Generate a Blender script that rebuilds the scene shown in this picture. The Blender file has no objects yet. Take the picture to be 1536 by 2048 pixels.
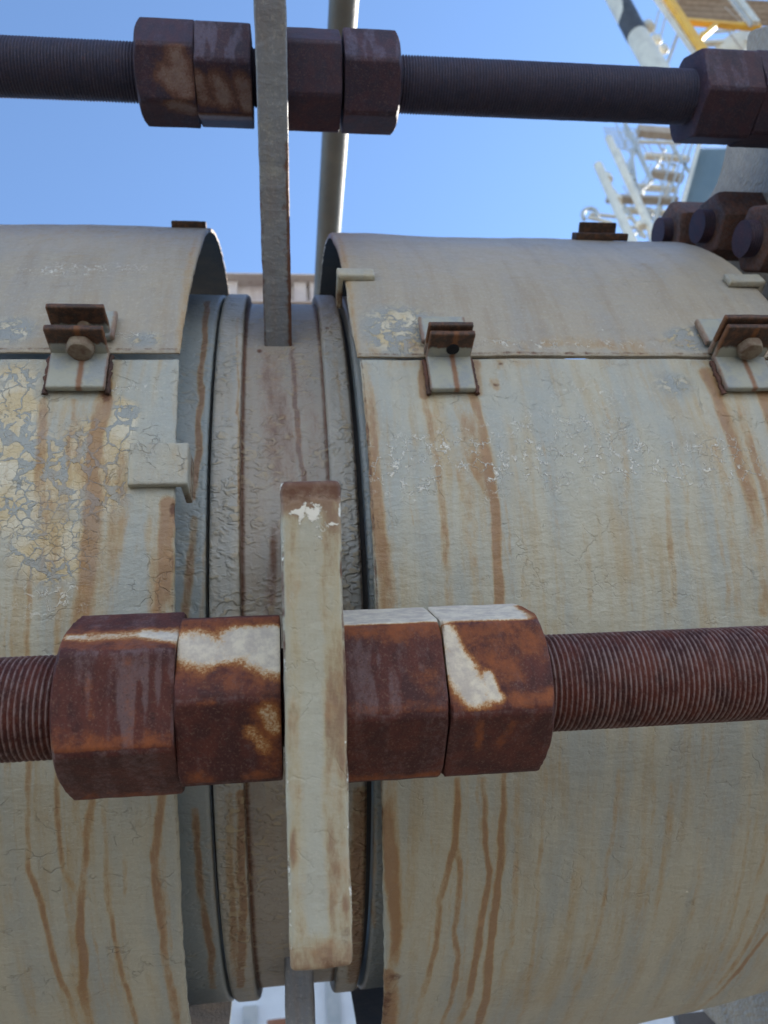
import bpy, math, random
import numpy as np
from mathutils import Vector, Matrix
R = math.radians
random.seed(7)
scene = bpy.context.scene
col = scene.collection
AX = 2.02                                   # height of the pipe axis above the ground

# ------------------------------------------------------------------ camera
F = 1590.2
def basis(yaw, pitch, roll):
    f = np.array([math.sin(yaw)*math.cos(pitch), math.cos(yaw)*math.cos(pitch), math.sin(pitch)])
    r = np.array([math.cos(yaw), -math.sin(yaw), 0.]); u = np.cross(r, f)
    c, s = math.cos(roll), math.sin(roll)
    return c*r+s*u, -s*r+c*u, f
cr, cu, cf = basis(R(8.44), R(34.21), R(-5.99))
CAM = np.array([0, -1.0366, -.520])
cam_data = bpy.data.cameras.new('camera')
cam = bpy.data.objects.new('camera', cam_data); col.objects.link(cam)
cam_data.sensor_fit = 'VERTICAL'; cam_data.sensor_height = 36; cam_data.sensor_width = 27
cam_data.lens = F*36/2048
cam_data.clip_start = .02; cam_data.clip_end = 3000
m = Matrix.Identity(4)
for i in range(3):
    m[i][0] = cr[i]; m[i][1] = cu[i]; m[i][2] = -cf[i]
m[0][3], m[1][3], m[2][3] = CAM[0], CAM[1], CAM[2]+AX
cam.matrix_world = m
cam_data.dof.use_dof = True; cam_data.dof.focus_distance = .52; cam_data.dof.aperture_fstop = 11
scene.camera = cam
# ------------------------------------------------------------------ light
SUN_AZ, SUN_EL = 60, 30                     # azimuth from +Y towards +X
w = bpy.data.worlds.new('World'); scene.world = w; w.use_nodes = True
nt = w.node_tree; nt.nodes.clear()
sky = nt.nodes.new('ShaderNodeTexSky'); sky.sky_type = 'NISHITA'; sky.sun_disc = False
sky.sun_elevation = R(SUN_EL); sky.sun_rotation = R(SUN_AZ); sky.air_density = 1.0; sky.dust_density = .05; sky.ozone_density = 3.5
bg = nt.nodes.new('ShaderNodeBackground'); bg.inputs[1].default_value = .15
ow = nt.nodes.new('ShaderNodeOutputWorld')
nt.links.new(sky.outputs[0], bg.inputs[0]); nt.links.new(bg.outputs[0], ow.inputs[0])
sd = bpy.data.lights.new('sun', 'SUN'); sd.energy = 4; sd.angle = R(.5); sd.color = (1, .93, .83)
sun = bpy.data.objects.new('sun', sd); col.objects.link(sun)
sv = Vector((math.sin(R(SUN_AZ))*math.cos(R(SUN_EL)), math.cos(R(SUN_AZ))*math.cos(R(SUN_EL)), math.sin(R(SUN_EL))))
sun.rotation_euler = sv.to_track_quat('Z', 'Y').to_euler(); sun.location = sv*30
scene.view_settings.view_transform = 'Standard'; scene.view_settings.look = 'None'
scene.view_settings.gamma = 1; scene.view_settings.exposure = 1.2

# ------------------------------------------------------------------ helpers: pixels of the photo to surface points
def ray(x, y):
    d = cf*F+cr*(x-768)-cu*(y-1024); return d/np.linalg.norm(d)
def on_cyl(x, y, rad, oy=0, oz=0):          # -> X, angle (0 faces the viewer's side, positive upward)
    d = ray(x, y); o = CAM[1:]-np.array([oy, oz]); d2 = d[1:]
    A = d2@d2; B = o@d2; D = B*B-A*(o@o-rad*rad); s = (-B-math.sqrt(max(D, 0)))/A; P = CAM+d*s
    return P[0], math.atan2(P[2]-oz, -(P[1]-oy))
def at_y(x, y, Y):
    d = ray(x, y); P = CAM+d*(Y-CAM[1])/d[1]; return Vector((P[0], P[1], P[2]+AX))
def at_x(x, y, X):
    d = ray(x, y); P = CAM+d*(X-CAM[0])/d[0]; return P
def at_z(x, y, z):
    d = ray(x, y); P = CAM+d*z/(d@cf); return Vector((P[0], P[1], P[2]+AX))
def rt(X, a, Rr, T=0):                      # point by ring angle (deg), radius and tangential-up offset
    a = R(a); return np.array([X, -Rr*math.cos(a)+T*math.sin(a), Rr*math.sin(a)+T*math.cos(a)+AX])

# ------------------------------------------------------------------ helpers: noise
def _h(ix, iy, iz, seed):
    n = (ix*374761393+iy*668265263+iz*2147483647+seed*974711).astype(np.int64)
    n = (n ^ (n >> 13))*1274126177; n = n ^ (n >> 16)
    return (n & 0xffff)/65535.0
def vnoise(p, seed=0):
    i = np.floor(p).astype(np.int64); f = p-i; f = f*f*(3-2*f); out = 0
    for dx in (0, 1):
        for dy in (0, 1):
            for dz in (0, 1):
                wgt = (f[:, 0] if dx else 1-f[:, 0])*(f[:, 1] if dy else 1-f[:, 1])*(f[:, 2] if dz else 1-f[:, 2])
                out = out+wgt*_h(i[:, 0]+dx, i[:, 1]+dy, i[:, 2]+dz, seed)
    return out
def fbm(p, seed=0, o=3):
    s = 0; a = 1; t = 0
    for k in range(o):
        s = s+a*vnoise(p*(2**k), seed+k); t += a; a *= .5
    return s/t
def sstep(a, b, x):
    t = np.clip((x-a)/(b-a), 0, 1); return t*t*(3-2*t)

# ------------------------------------------------------------------ helpers: objects
def link(name, me, mat=None, parent=None):
    o = bpy.data.objects.new(name, me); col.objects.link(o)
    if mat is not None: me.materials.append(mat)
    if parent is not None: o.parent = parent
    return o
def tag(o, label=None, cat=None, group=None, kind=None):
    if label: o['label'] = label
    if cat: o['category'] = cat
    if group: o['group'] = group
    if kind: o['kind'] = kind
    return o
def thing(name, loc, label, cat, group=None):
    o = bpy.data.objects.new(name, None); col.objects.link(o); o.location = loc; o.empty_display_size = .1
    return tag(o, label, cat, group)
def grid_mesh(name, V, faces, smooth=True, masks=None, sc=None):
    me = bpy.data.meshes.new(name)
    V = np.asarray(V, np.float32); nv = len(V)
    me.vertices.add(nv); me.vertices.foreach_set('co', V.ravel())
    tot = sum(f.shape[0]*f.shape[1] for f in faces); nf = sum(f.shape[0] for f in faces)
    me.loops.add(tot); me.polygons.add(nf)
    me.loops.foreach_set('vertex_index', np.concatenate([f.ravel() for f in faces]).astype(np.int32))
    st = []; k = 0
    for f in faces:
        st.append(k+np.arange(f.shape[0])*f.shape[1]); k += f.size
    me.polygons.foreach_set('loop_start', np.concatenate(st).astype(np.int32))
    me.update(calc_edges=True); me.validate()
    me.polygons.foreach_set('use_smooth', np.full(len(me.polygons), smooth))
    if masks is not None:
        a = me.attributes.new('m', 'FLOAT_COLOR', 'POINT'); a.data.foreach_set('color', np.ascontiguousarray(masks, np.float32).ravel())
    if sc is not None:
        a = me.attributes.new('sc', 'FLOAT_VECTOR', 'POINT'); a.data.foreach_set('vector', np.ascontiguousarray(sc, np.float32).ravel())
    return me
def loft(rings, closed_u=True, cap=False):  # rings (n, k, 3) -> verts, faces
    n, k = rings.shape[:2]; idx = np.arange(n*k).reshape(n, k)
    if closed_u:
        a = idx[:-1]; b = np.roll(idx, -1, 1)[:-1]; c = np.roll(idx, -1, 1)[1:]; d = idx[1:]
    else:
        a = idx[:-1, :-1]; b = idx[:-1, 1:]; c = idx[1:, 1:]; d = idx[1:, :-1]
    fs = [np.stack([a, b, c, d], -1).reshape(-1, 4)]
    if cap: fs += [idx[0][::-1][None, :], idx[-1][None, :]]
    return rings.reshape(-1, 3), fs
def set_auto(o, ang=35):
    me = o.data
    me.polygons.foreach_set('use_smooth', np.full(len(me.polygons), True))
    try: me.set_sharp_from_angle(angle=R(ang))
    except Exception: pass
def tube_rings(pts, rad, seg=16):
    P = [Vector(p) for p in pts]; rr = rad if isinstance(rad, (list, tuple)) else [rad]*len(P)
    out = []; prev = None
    for i, p in enumerate(P):
        t = (P[min(i+1, len(P)-1)]-P[max(i-1, 0)]).normalized()
        n = (prev - t*prev.dot(t)).normalized() if prev is not None else t.orthogonal().normalized()
        prev = n; b = t.cross(n)
        out.append([list(p+(n*math.cos(2*math.pi*j/seg)+b*math.sin(2*math.pi*j/seg))*rr[i]) for j in range(seg)])
    return np.array(out)
class MB:                                   # collects tubes, beams and boxes into ONE mesh
    def __init__(s): s.V = []; s.F = []; s.n = 0
    def add(s, V, F):
        s.V.append(np.asarray(V, float).reshape(-1, 3)); s.F += [f+s.n for f in F]; s.n += len(s.V[-1]); return s
    def tube(s, pts, rad, seg=14):
        V, F = loft(tube_rings(pts, rad, seg), cap=True); return s.add(V, F)
    def beam(s, p, q, w, h=None, up=(0, 0, 1), seg=1):
        h = h or w; p = Vector(p); q = Vector(q); t = (q-p).normalized(); u = Vector(up)
        if abs(t.dot(u)) > .95: u = Vector((1, 0, 0))
        a = t.cross(u).normalized(); b = a.cross(t)
        ring = lambda c: [list(c+a*x*w/2+b*y*h/2) for x, y in ((-1, -1), (1, -1), (1, 1), (-1, 1))]
        V, F = loft(np.array([ring(p.lerp(q, i/seg)) for i in range(seg+1)]), cap=True); return s.add(V, F)
    def prism(s, poly, X0, X1):             # poly: (Y, Z) outline extruded along X
        n = len(poly); r = np.array([[[X, y, z] for y, z in poly] for X in (X0, X1)])
        V, F = loft(r, cap=True); return s.add(V, F)
    def build(s, name, mat, parent=None, bevel=0, smooth=None, seg=2):
        me = grid_mesh(name, np.concatenate(s.V), s.F, smooth=False)
        o = link(name, me, mat, parent)
        if smooth: set_auto(o, smooth)
        if bevel:
            b = o.modifiers.new('bevel', 'BEVEL'); b.width = bevel; b.segments = seg; b.limit_method = 'ANGLE'; b.angle_limit = R(40)
        return o
def dense_box(size, n, r, frame, wob=.0, seed=0):
    # rounded box, half sizes from size, n cells per axis, frame = 4x4 (local -> world); returns world verts, faces, local coords
    hx = np.array(size)/2; Vs = []; Fs = []; k = 0
    for ax in range(3):
        for sg in (-1, 1):
            u, v = [(1, 2), (2, 0), (0, 1)][ax]
            gu = np.linspace(-hx[u], hx[u], n[u]+1); gv = np.linspace(-hx[v], hx[v], n[v]+1)
            U, W = np.meshgrid(gu, gv, indexing='ij'); P = np.zeros(U.shape+(3,)); P[..., u] = U; P[..., v] = W; P[..., ax] = sg*hx[ax]
            idx = np.arange(P.shape[0]*P.shape[1]).reshape(P.shape[:2])+k; k += idx.size
            f = np.stack([idx[:-1, :-1], idx[1:, :-1], idx[1:, 1:], idx[:-1, 1:]], -1).reshape(-1, 4)
            if sg < 0: f = f[:, ::-1]
            Vs.append(P.reshape(-1, 3)); Fs.append(f)
    P = np.concatenate(Vs); Fc = np.concatenate(Fs)
    q = np.round(P*1e6).astype(np.int64); _, first, inv = np.unique(q, axis=0, return_index=True, return_inverse=True)
    P = P[first]; Fc = inv.reshape(-1)[Fc]
    inner = np.clip(P, -(hx-r), hx-r); d = P-inner; L = np.linalg.norm(d, axis=1)[:, None]
    N = d/np.maximum(L, 1e-9); rounded = inner+N*r
    Pn = np.where(L > 1e-9, rounded, P)
    if wob: Pn = Pn+N*((fbm(Pn*60+seed, seed, 3)-.5)*2*wob)[:, None]
    M = np.array(frame); Wd = Pn@M[:3, :3].T+M[:3, 3]
    return Wd, [Fc], P
def frame_from(xa, ya, za, o):
    M = np.eye(4); M[:3, 0] = xa; M[:3, 1] = ya; M[:3, 2] = za; M[:3, 3] = o; return M

# ------------------------------------------------------------------ helpers: materials
class NT:
    def __init__(s, name):
        s.m = bpy.data.materials.new(name); s.m.use_nodes = True; s.t = s.m.node_tree; s.t.nodes.clear()
        s.out = s.t.nodes.new('ShaderNodeOutputMaterial'); s.b = s.t.nodes.new('ShaderNodeBsdfPrincipled')
        s.t.links.new(s.b.outputs[0], s.out.inputs[0]); s.tc = s.t.nodes.new('ShaderNodeTexCoord')
        s.obj = s.tc.outputs['Object']
    def n(s, ty, **k):
        o = s.t.nodes.new(ty)
        for a, b in k.items(): setattr(o, a, b)
        return o
    def L(s, v, sock):
        if hasattr(v, 'is_linked') or isinstance(v, bpy.types.NodeSocket): s.t.links.new(v, sock)
        else: sock.default_value = v
    def attr(s, name): return s.n('ShaderNodeAttribute', attribute_name=name)
    def mp(s, vec, scale=(1, 1, 1), loc=(0, 0, 0)):
        o = s.n('ShaderNodeMapping'); s.L(vec, o.inputs[0]); o.inputs['Scale'].default_value = scale; o.inputs['Location'].default_value = loc; return o.outputs[0]
    def noise(s, vec, sc, det=4, rough=.55, dist=0):
        o = s.n('ShaderNodeTexNoise'); s.L(vec, o.inputs['Vector']); o.inputs['Scale'].default_value = sc; o.inputs['Detail'].default_value = det
        o.inputs['Roughness'].default_value = rough; o.inputs['Distortion'].default_value = dist; return o.outputs['Fac']
    def warp(s, vec, sc, amt):
        o = s.n('ShaderNodeTexNoise'); s.L(vec, o.inputs['Vector']); o.inputs['Scale'].default_value = sc; o.inputs['Detail'].default_value = 3
        a = s.n('ShaderNodeVectorMath', operation='SUBTRACT'); s.L(o.outputs['Color'], a.inputs[0]); a.inputs[1].default_value = (.5, .5, .5)
        b = s.n('ShaderNodeVectorMath', operation='SCALE'); s.L(a.outputs[0], b.inputs[0]); b.inputs['Scale'].default_value = amt
        c = s.n('ShaderNodeVectorMath', operation='ADD'); s.L(vec, c.inputs[0]); s.L(b.outputs[0], c.inputs[1]); return c.outputs[0]
    def vor(s, vec, sc, feat='DISTANCE_TO_EDGE', rnd=1):
        o = s.n('ShaderNodeTexVoronoi', feature=feat); s.L(vec, o.inputs['Vector']); o.inputs['Scale'].default_value = sc; o.inputs['Randomness'].default_value = rnd
        return o.outputs['Distance'] if feat != 'F1c' else o.outputs['Color']
    def mth(s, op, a, b=0, c=0, clamp=False):
        o = s.n('ShaderNodeMath', operation=op, use_clamp=clamp); s.L(a, o.inputs[0]); s.L(b, o.inputs[1]); s.L(c, o.inputs[2]); return o.outputs[0]
    def mul(s, a, b): return s.mth('MULTIPLY', a, b)
    def add(s, a, b): return s.mth('ADD', a, b)
    def sub(s, a, b): return s.mth('SUBTRACT', a, b)
    def inv(s, a): return s.mth('SUBTRACT', 1, a, clamp=True)
    def sm(s, a, lo, hi, tlo=0., thi=1.):
        o = s.n('ShaderNodeMapRange', interpolation_type='SMOOTHSTEP'); s.L(a, o.inputs[0])
        for i, v in enumerate((lo, hi, tlo, thi)): s.L(v, o.inputs[i+1])
        return o.outputs[0]
    def mix(s, f, a, b):
        o = s.n('ShaderNodeMix', data_type='RGBA'); s.L(f, o.inputs[0])
        for v, i in ((a, 6), (b, 7)):
            s.L(v if not isinstance(v, tuple) else (*v[:3], 1), o.inputs[i])
        return o.outputs[2]
    def bump(s, h, dist, strength=1, nrm=None):
        o = s.n('ShaderNodeBump'); s.L(h, o.inputs['Height']); o.inputs['Distance'].default_value = dist; o.inputs['Strength'].default_value = strength
        if nrm is not None: s.L(nrm, o.inputs['Normal'])
        return o.outputs[0]
    def done(s, colr, rough=.5, nrm=None, metal=0, spec=.5):
        s.L(colr if not isinstance(colr, tuple) else (*colr[:3], 1), s.b.inputs['Base Color']); s.L(rough, s.b.inputs['Roughness']); s.L(metal, s.b.inputs['Metallic'])
        s.L(spec, s.b.inputs['Specular IOR Level'])
        if nrm is not None: s.L(nrm, s.b.inputs['Normal'])
        return s.m

GREY = (.445, .435, .355); BLUE = (.355, .38, .36); OCHRE = (.39, .29, .15); TAN = (.36, .30, .19)
def paint(name, grey=GREY, blue=BLUE, ochre=OCHRE, wash=.5, chips=False, crackle=.5, wrinkle=0., mottle=1., SC1=(.41, .275, .115), SC2=(.27, .125, .038), mode='flake', grit=1., rel=1.):
    s = NT(name); A = s.attr('m'); sep = s.n('ShaderNodeSeparateColor'); s.L(A.outputs['Color'], sep.inputs[0])
    stain, flake, white = sep.outputs[0], sep.outputs[1], sep.outputs[2]; heavy = A.outputs['Alpha']
    sc = s.attr('sc').outputs['Vector']
    st1 = s.noise(s.mp(s.warp(sc, 7, .02), (38, 4.5, 1)), 1, 3, .6)              # runs that follow gravity
    st2 = s.noise(s.mp(s.warp(sc, 9, .012), (90, 7, 1), (3, 7, 2)), 1, 3, .6)
    big = s.noise(s.mp(s.obj, (1, 1, 1), (5, 1, 3)), 6, 4, .6)
    fine = s.noise(s.obj, 160, 4, .65)
    c = s.mix(s.mul(s.sm(s.add(s.mul(st1, .6), s.mul(big, .4)), .42, .62), mottle), grey, blue)
    oc = s.mul(s.sm(s.add(s.mul(st2, .65), s.mul(s.noise(s.obj, 14, 4, .6), .35)), .46, .66), wash)
    c = s.mix(oc, c, ochre)
    c = s.mix(s.sm(s.noise(s.obj, 60, 5, .7), .5, .8, 0, .35), c, (.46, .45, .36))
    c = s.mix(s.mul(s.sm(s.noise(s.mp(sc, (1, .7, 1)), 330, 3, .7), .52, .70), .22*grit), c, (.62, .60, .53)); c = s.mix(s.mul(s.sm(s.noise(s.mp(sc, (1, .7, 1), (4, 4, 4)), 290, 4, .7), .54, .70), .26*grit), c, (.24, .22, .18))
    # alligatored paint: cream islands in a blue grey network
    wv = s.warp(sc, 45, .012)
    dE = s.mix(s.sm(s.noise(sc, 16, 2), .46, .54), s.vor(s.warp(s.mp(wv, (1, .72, 1)), 150, .007), 72), s.vor(s.warp(wv, 170, .006), 125)); dE2 = s.vor(s.warp(sc, 120, .006), 150)
    isl = s.mul(s.sm(s.sub(dE, s.mul(s.sm(s.noise(s.warp(sc, 30, .02), 38, 3, .6), .39, .67), .125)), .004, .03), s.sm(flake, .22, .55))
    if mode == 'mottle': isl = s.mul(s.sm(s.noise(s.warp(sc, 60, .02), 85, 5, .7, .5), .50, .56), s.sm(flake, .15, .6))
    cream = s.mix(s.sm(s.noise(s.obj, 40, 4), .35, .65), (.60, .565, .45), (.53, .44, .27))
    c = s.mix(s.mul(s.sm(flake, .15, .5), .75), c, (.28, .315, .325)); c = s.mix(isl, c, cream)
    # stains
    sn = s.add(s.mul(stain, 1.15), s.mul(s.sub(s.noise(s.mp(sc, (1, .3, 1)), 150, 5, .75), .5), s.mul(s.sm(stain, .01, .3), 1.5)))
    sf = s.sm(sn, .08, 1.0)
    scol = s.mix(s.sm(sn, .45, 1.15), SC1, SC2)
    scol = s.mix(s.sm(s.noise(s.obj, 75, 3), .5, .75, 0, .5), scol, (.42, .21, .07))
    sf = s.mul(sf, s.inv(s.mul(s.mul(s.sm(flake, .15, .5), s.inv(isl)), .35)))
    c = s.mix(s.mul(sf, .76), c, scol)
    hv = s.sm(s.add(heavy, s.mul(s.sub(s.noise(s.obj, 110, 5, .65), .5), 1.3*grit)), .3, .8)
    hv = s.mul(hv, s.sm(heavy, .03, .3))
    c = s.mix(hv, c, s.mix(s.noise(s.obj, 90, 4), (.085, .04, .03), (.19, .085, .045)))
    # white craze lines
    wl = s.vor(s.warp(s.warp(sc, 60, .02), 220, .006), 100); wg = s.mul(s.sm(white, .1, .5), s.sm(s.noise(sc, 70, 4, .7), .46, .56))
    wf = s.mul(s.sm(wl, .0, .075, 1, 0), wg)
    if chips: wf = s.mul(s.sm(s.add(white, s.mul(s.sub(s.noise(s.warp(s.obj, 150, .006), 190, 4, .7), .5), 2.6)), .58, .66), s.sm(white, .05, .2))
    c = s.mix(wf, c, (.82, .81, .74))
    # dark cracks
    ck = s.vor(s.warp(s.warp(sc, 20, .06), 130, .009), 26); cg = s.sm(s.noise(s.obj, 17, 4, .7), .52, .66); ckf = s.mul(s.sm(ck, 0, .022, 1, 0), cg)
    ck2 = s.vor(s.warp(s.warp(sc, 40, .03), 200, .006), 62); ck2f = s.mul(s.sm(ck2, 0, .04, 1, 0), s.sm(s.noise(s.mp(s.obj, (1, 1, 1), (9, 2, 4)), 30, 4, .7), .52, .66))
    allc = s.mul(s.mth('MAXIMUM', ckf, ck2f), crackle)
    c = s.mix(s.mul(allc, .3), c, (.20, .16, .11))
    # white pin chips
    pin = s.mul(s.sm(s.vor(sc, 42, 'F1'), .03, .05, 1, 0), s.sm(s.noise(s.obj, 30, 2), .62, .66)); c = s.mix(pin, c, (.72, .70, .60))
    h = s.add(s.mul(fine, .22), s.mul(s.noise(s.obj, 420, 3, .6), .10))
    h = s.add(h, s.mul(s.noise(s.mp(sc, (.7, 1.3, 1)), 95, 4, .62), .75)); h = s.add(h, s.mul(isl, -.35)); h = s.sub(h, s.mul(allc, .5)); h = s.add(h, s.mul(wf, .5))
    h = s.add(h, s.mul(s.mul(s.sm(dE2, 0, .12), s.sm(flake, .1, .5)), .15)); h = s.sub(h, s.mul(hv, .5))
    if wrinkle:
        wr = s.noise(s.mp(s.warp(sc, 60, .008), (.75, 1.15, 1)), 165, 1, .4, .6); ww = s.sm(wr, .36, .66)
        gate = s.sm(s.add(s.noise(s.obj, 9, 3), s.mul(s.sub(s.noise(sc, 60, 3), .5), .8)), .42, .58)
        h = s.add(h, s.mul(s.mul(ww, s.add(s.mul(gate, .75), .25)), wrinkle*1.5)); c = s.mix(s.mul(s.mul(s.sm(wr, .55, .68), gate), .55*wrinkle), c, (.46, .38, .24))
    nb = s.bump(h, .0022*rel, .85)
    rough = s.add(s.mul(fine, .3), .27)
    rough = s.add(rough, s.mul(hv, .2))
    return s.done(c, rough, nb, spec=.45)

def rust(name, dark=(.062, .024, .024), red=(.108, .034, .027), frost=(.165, .110, .115), bumpd=.0009, pale=(.72, .67, .56), pale2=(.50, .46, .42), rim=(.58, .37, .16), org_c=(.30, .095, .034), rim0=(.30, .115, .040)):
    s = NT(name); A = s.attr('m'); sep = s.n('ShaderNodeSeparateColor'); s.L(A.outputs['Color'], sep.inputs[0])
    pt, org, fr = sep.outputs[0], sep.outputs[1], sep.outputs[2]
    big = s.noise(s.obj, 42, 4, .6); mid = s.noise(s.mp(s.obj, (1, 1, .35)), 110, 4, .65); fine = s.noise(s.obj, 700, 3, .7)
    c = s.mix(s.sm(s.add(s.mul(big, .5), s.mul(mid, .5)), .40, .62), dark, red)
    fz = s.add(s.mul(fr, .8), s.mul(s.sub(s.noise(s.mp(s.obj, (1, 1, .6)), 260, 5, .8), .5), 2.2))
    c = s.mix(s.mul(s.mul(s.sm(fz, .1, .95), s.sm(fr, 0, .25)), .75), c, frost)
    c = s.mix(s.mul(s.sm(fine, .52, .72), .4), c, (.26, .17, .14)); c = s.mix(s.mul(s.sm(s.noise(s.obj, 900, 2, .7), .58, .7), .5), c, (.03, .015, .014))
    on = s.add(org, s.mul(s.sub(s.noise(s.obj, 120, 5, .75), .5), 2.2)); c = s.mix(s.mul(s.mul(s.sm(on, .2, 1.3), s.sm(org, 0, .3)), .85), c, org_c)
    pn = s.add(s.mul(pt, 1.15), s.add(s.mul(s.sub(s.noise(s.obj, 560, 4, .8), .5), 1.5), s.mul(s.sub(s.noise(s.obj, 120, 4, .7), .5), 1.1))); pg = s.sm(pt, 0, .3)
    c = s.mix(s.mul(s.sm(pn, -.05, .5), pg), c, rim0)
    c = s.mix(s.mul(s.sm(pn, .32, .9), pg), c, rim)
    pf = s.mul(s.mul(s.sm(pn, .45, 1.1), pg), .94); c = s.mix(pf, c, s.mix(s.sm(s.noise(s.obj, 110, 5, .7), .35, .65), pale, pale2))
    h = s.add(s.mul(fine, .35), s.mul(s.noise(s.obj, 200, 4, .65), .8)); h = s.add(h, s.mul(pf, .25))
    return s.done(c, s.add(s.mul(fine, .2), .50), s.bump(h, bumpd, .6), spec=.22)

def plain(name, a, b, sc=8, rough=.6, metal=0, bd=.002, spec=.4, streaks=0, sc2=40):
    s = NT(name); n1 = s.noise(s.obj, sc, 5, .65); n2 = s.noise(s.mp(s.obj, (1, 1, .12)), sc2, 4, .6)
    c = s.mix(s.sm(n1, .35, .68), a, b)
    if streaks: c = s.mix(s.mul(s.sm(n2, .5, .75), streaks), c, (.22, .12, .07))
    return s.done(c, rough, s.bump(s.noise(s.obj, sc*12, 4, .6), bd, .5), metal, spec)
M = {}
M['shell'] = paint('painted_shell', wash=.5, crackle=.5, mode='mottle')
M['shell_up'] = paint('painted_upper_shell', grey=(.385, .345, .275), blue=(.345, .325, .285), ochre=(.30, .235, .155), wash=.42, crackle=.4, mode='mottle')
M['shell_left'] = paint('flaking_shell', wash=.6, crackle=.9)
M['lug'] = paint('lug_paint', grey=(.45, .455, .385), blue=(.41, .425, .39), ochre=(.43, .365, .235), wash=.4, crackle=.45, mottle=.7, rel=.5, chips=True, SC1=(.46, .37, .20), SC2=(.22, .10, .045))
M['spool'] = paint('spool_paint', grey=(.37, .345, .31), blue=(.30, .30, .295), ochre=(.34, .25, .16), SC1=(.30, .215, .175), SC2=(.17, .095, .075), wash=.3, crackle=.2, wrinkle=.8, grit=.25, rel=.55)
M['ring'] = paint('ring_paint', grey=(.47, .455, .41), blue=(.37, .385, .38), ochre=(.38, .29, .17), wash=.3, crackle=.2, wrinkle=1.1, grit=.25, rel=.55)
M['collar'] = paint('collar_paint', grey=(.36, .405, .42), blue=(.30, .36, .39), ochre=(.33, .26, .16), wash=.10, crackle=.15, wrinkle=.5, grit=.25, rel=.55)
M['rust'] = rust('rusted_nut'); M['rustdark'] = rust('rusted_clamp', (.055, .036, .030), (.12, .055, .038), (.15, .12, .12))
M['thread'] = rust('rusted_thread', (.055, .020, .020), (.12, .036, .027), (.28, .21, .205), .0004)
M['topnut'] = rust('shaded_nut', (.040, .034, .058), (.064, .036, .054), (.12, .11, .17), pale=(.27, .21, .19), pale2=(.20, .15, .15), rim=(.20, .12, .10), org_c=(.105, .050, .042), rim0=(.13, .065, .050))  # darker bluish rust copy: backlit shade and veil put into the nut colour
M['topthread'] = rust('shaded_thread', (.036, .042, .078), (.048, .044, .074), (.075, .075, .125), .0004)  # blue veil over the upper rod put into the thread colour
M['inside'] = plain('shade_dark_cover_inside', (.045, .042, .045), (.075, .06, .05), 20, .8)  # shade inside the covers put into a dark base colour
M['lug_shaded'] = paint('shaded_lug_paint', grey=(.215, .235, .26), blue=(.20, .225, .27), ochre=(.22, .17, .15), wash=.4, crackle=.5, mottle=1., SC1=(.20, .14, .12), SC2=(.12, .075, .07))  # shade on the down-facing lug put into a darker, bluer paint colour
M['pole'] = plain('pole_paint', (.13, .135, .13), (.10, .105, .105), 12, .5, streaks=.12)
M['beam'] = plain('beam_paint', (.60, .54, .50), (.50, .43, .40), 5, .6, streaks=.35)
M['cream'] = plain('cream_steel', (.76, .71, .60), (.62, .58, .50), 3, .55, bd=.004, streaks=.12, sc2=6)
M['yellow'] = plain('yellow_steel', (.90, .52, .07), (.80, .42, .07), 3, .5, bd=.004)
M['grating'] = plain('grating_steel', (.56, .48, .40), (.40, .32, .26), 4, .6)
M['brown'] = plain('brown_steel', (.36, .29, .23), (.46, .40, .34), 3, .7)
M['grey'] = plain('galvanised_steel', (.50, .50, .48), (.38, .40, .40), 3, .5)
M['dark'] = plain('dark_shadow_band', (.055, .055, .06), (.085, .085, .09), 3, .6)  # plain dark grey; on the duct it paints in a shadow band
M['clad'] = plain('pale_blue_cladding', (.36, .45, .50), (.42, .50, .54), 2, .5)
M['white'] = plain('white_wall', (.78, .79, .80), (.70, .71, .72), 1.5, .6)
M['concrete'] = plain('concrete_ground', (.15, .125, .09), (.11, .095, .075), 1.2, .9, bd=.01)
M['orange'] = plain('orange_steel', (.30, .13, .08), (.22, .10, .06), 5, .6)
M['flange'] = paint('flange_paint', grey=(.44, .37, .28), blue=(.36, .31, .245), ochre=(.30, .25, .19), wash=.8, crackle=.2, wrinkle=.4, SC1=(.26, .22, .18), SC2=(.16, .11, .08))

# ------------------------------------------------------------------ masks on the cylinders
RL, RS, RP, RG, RC = .532, .529, .445, .457, .4555
def seg_mask(X, S, pts, power=1.):          # pts: (x, s, halfwidth, strength) polyline in surface coordinates
    out = np.zeros_like(X)
    for (x0, s0, w0, k0), (x1, s1, w1, k1) in zip(pts[:-1], pts[1:]):
        mg = 2.2*max(w0, w1)
        sel = (X > min(x0, x1)-mg) & (X < max(x0, x1)+mg) & (S > min(s0, s1)-mg) & (S < max(s0, s1)+mg)
        if not sel.any(): continue
        x = X[sel]; s = S[sel]; dx, ds = x1-x0, s1-s0; L2 = dx*dx+ds*ds+1e-12
        t = np.clip(((x-x0)*dx+(s-s0)*ds)/L2, 0, 1); d = np.hypot(x-x0-t*dx, s-s0-t*ds); wd = w0+(w1-w0)*t; k = k0+(k1-k0)*t
        v = k*(.72*(1-sstep(.35, 1.35, d/wd))+.28*(1-sstep(.6, 2.2, d/wd))); out[sel] = np.maximum(out[sel], v)
    return out
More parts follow.
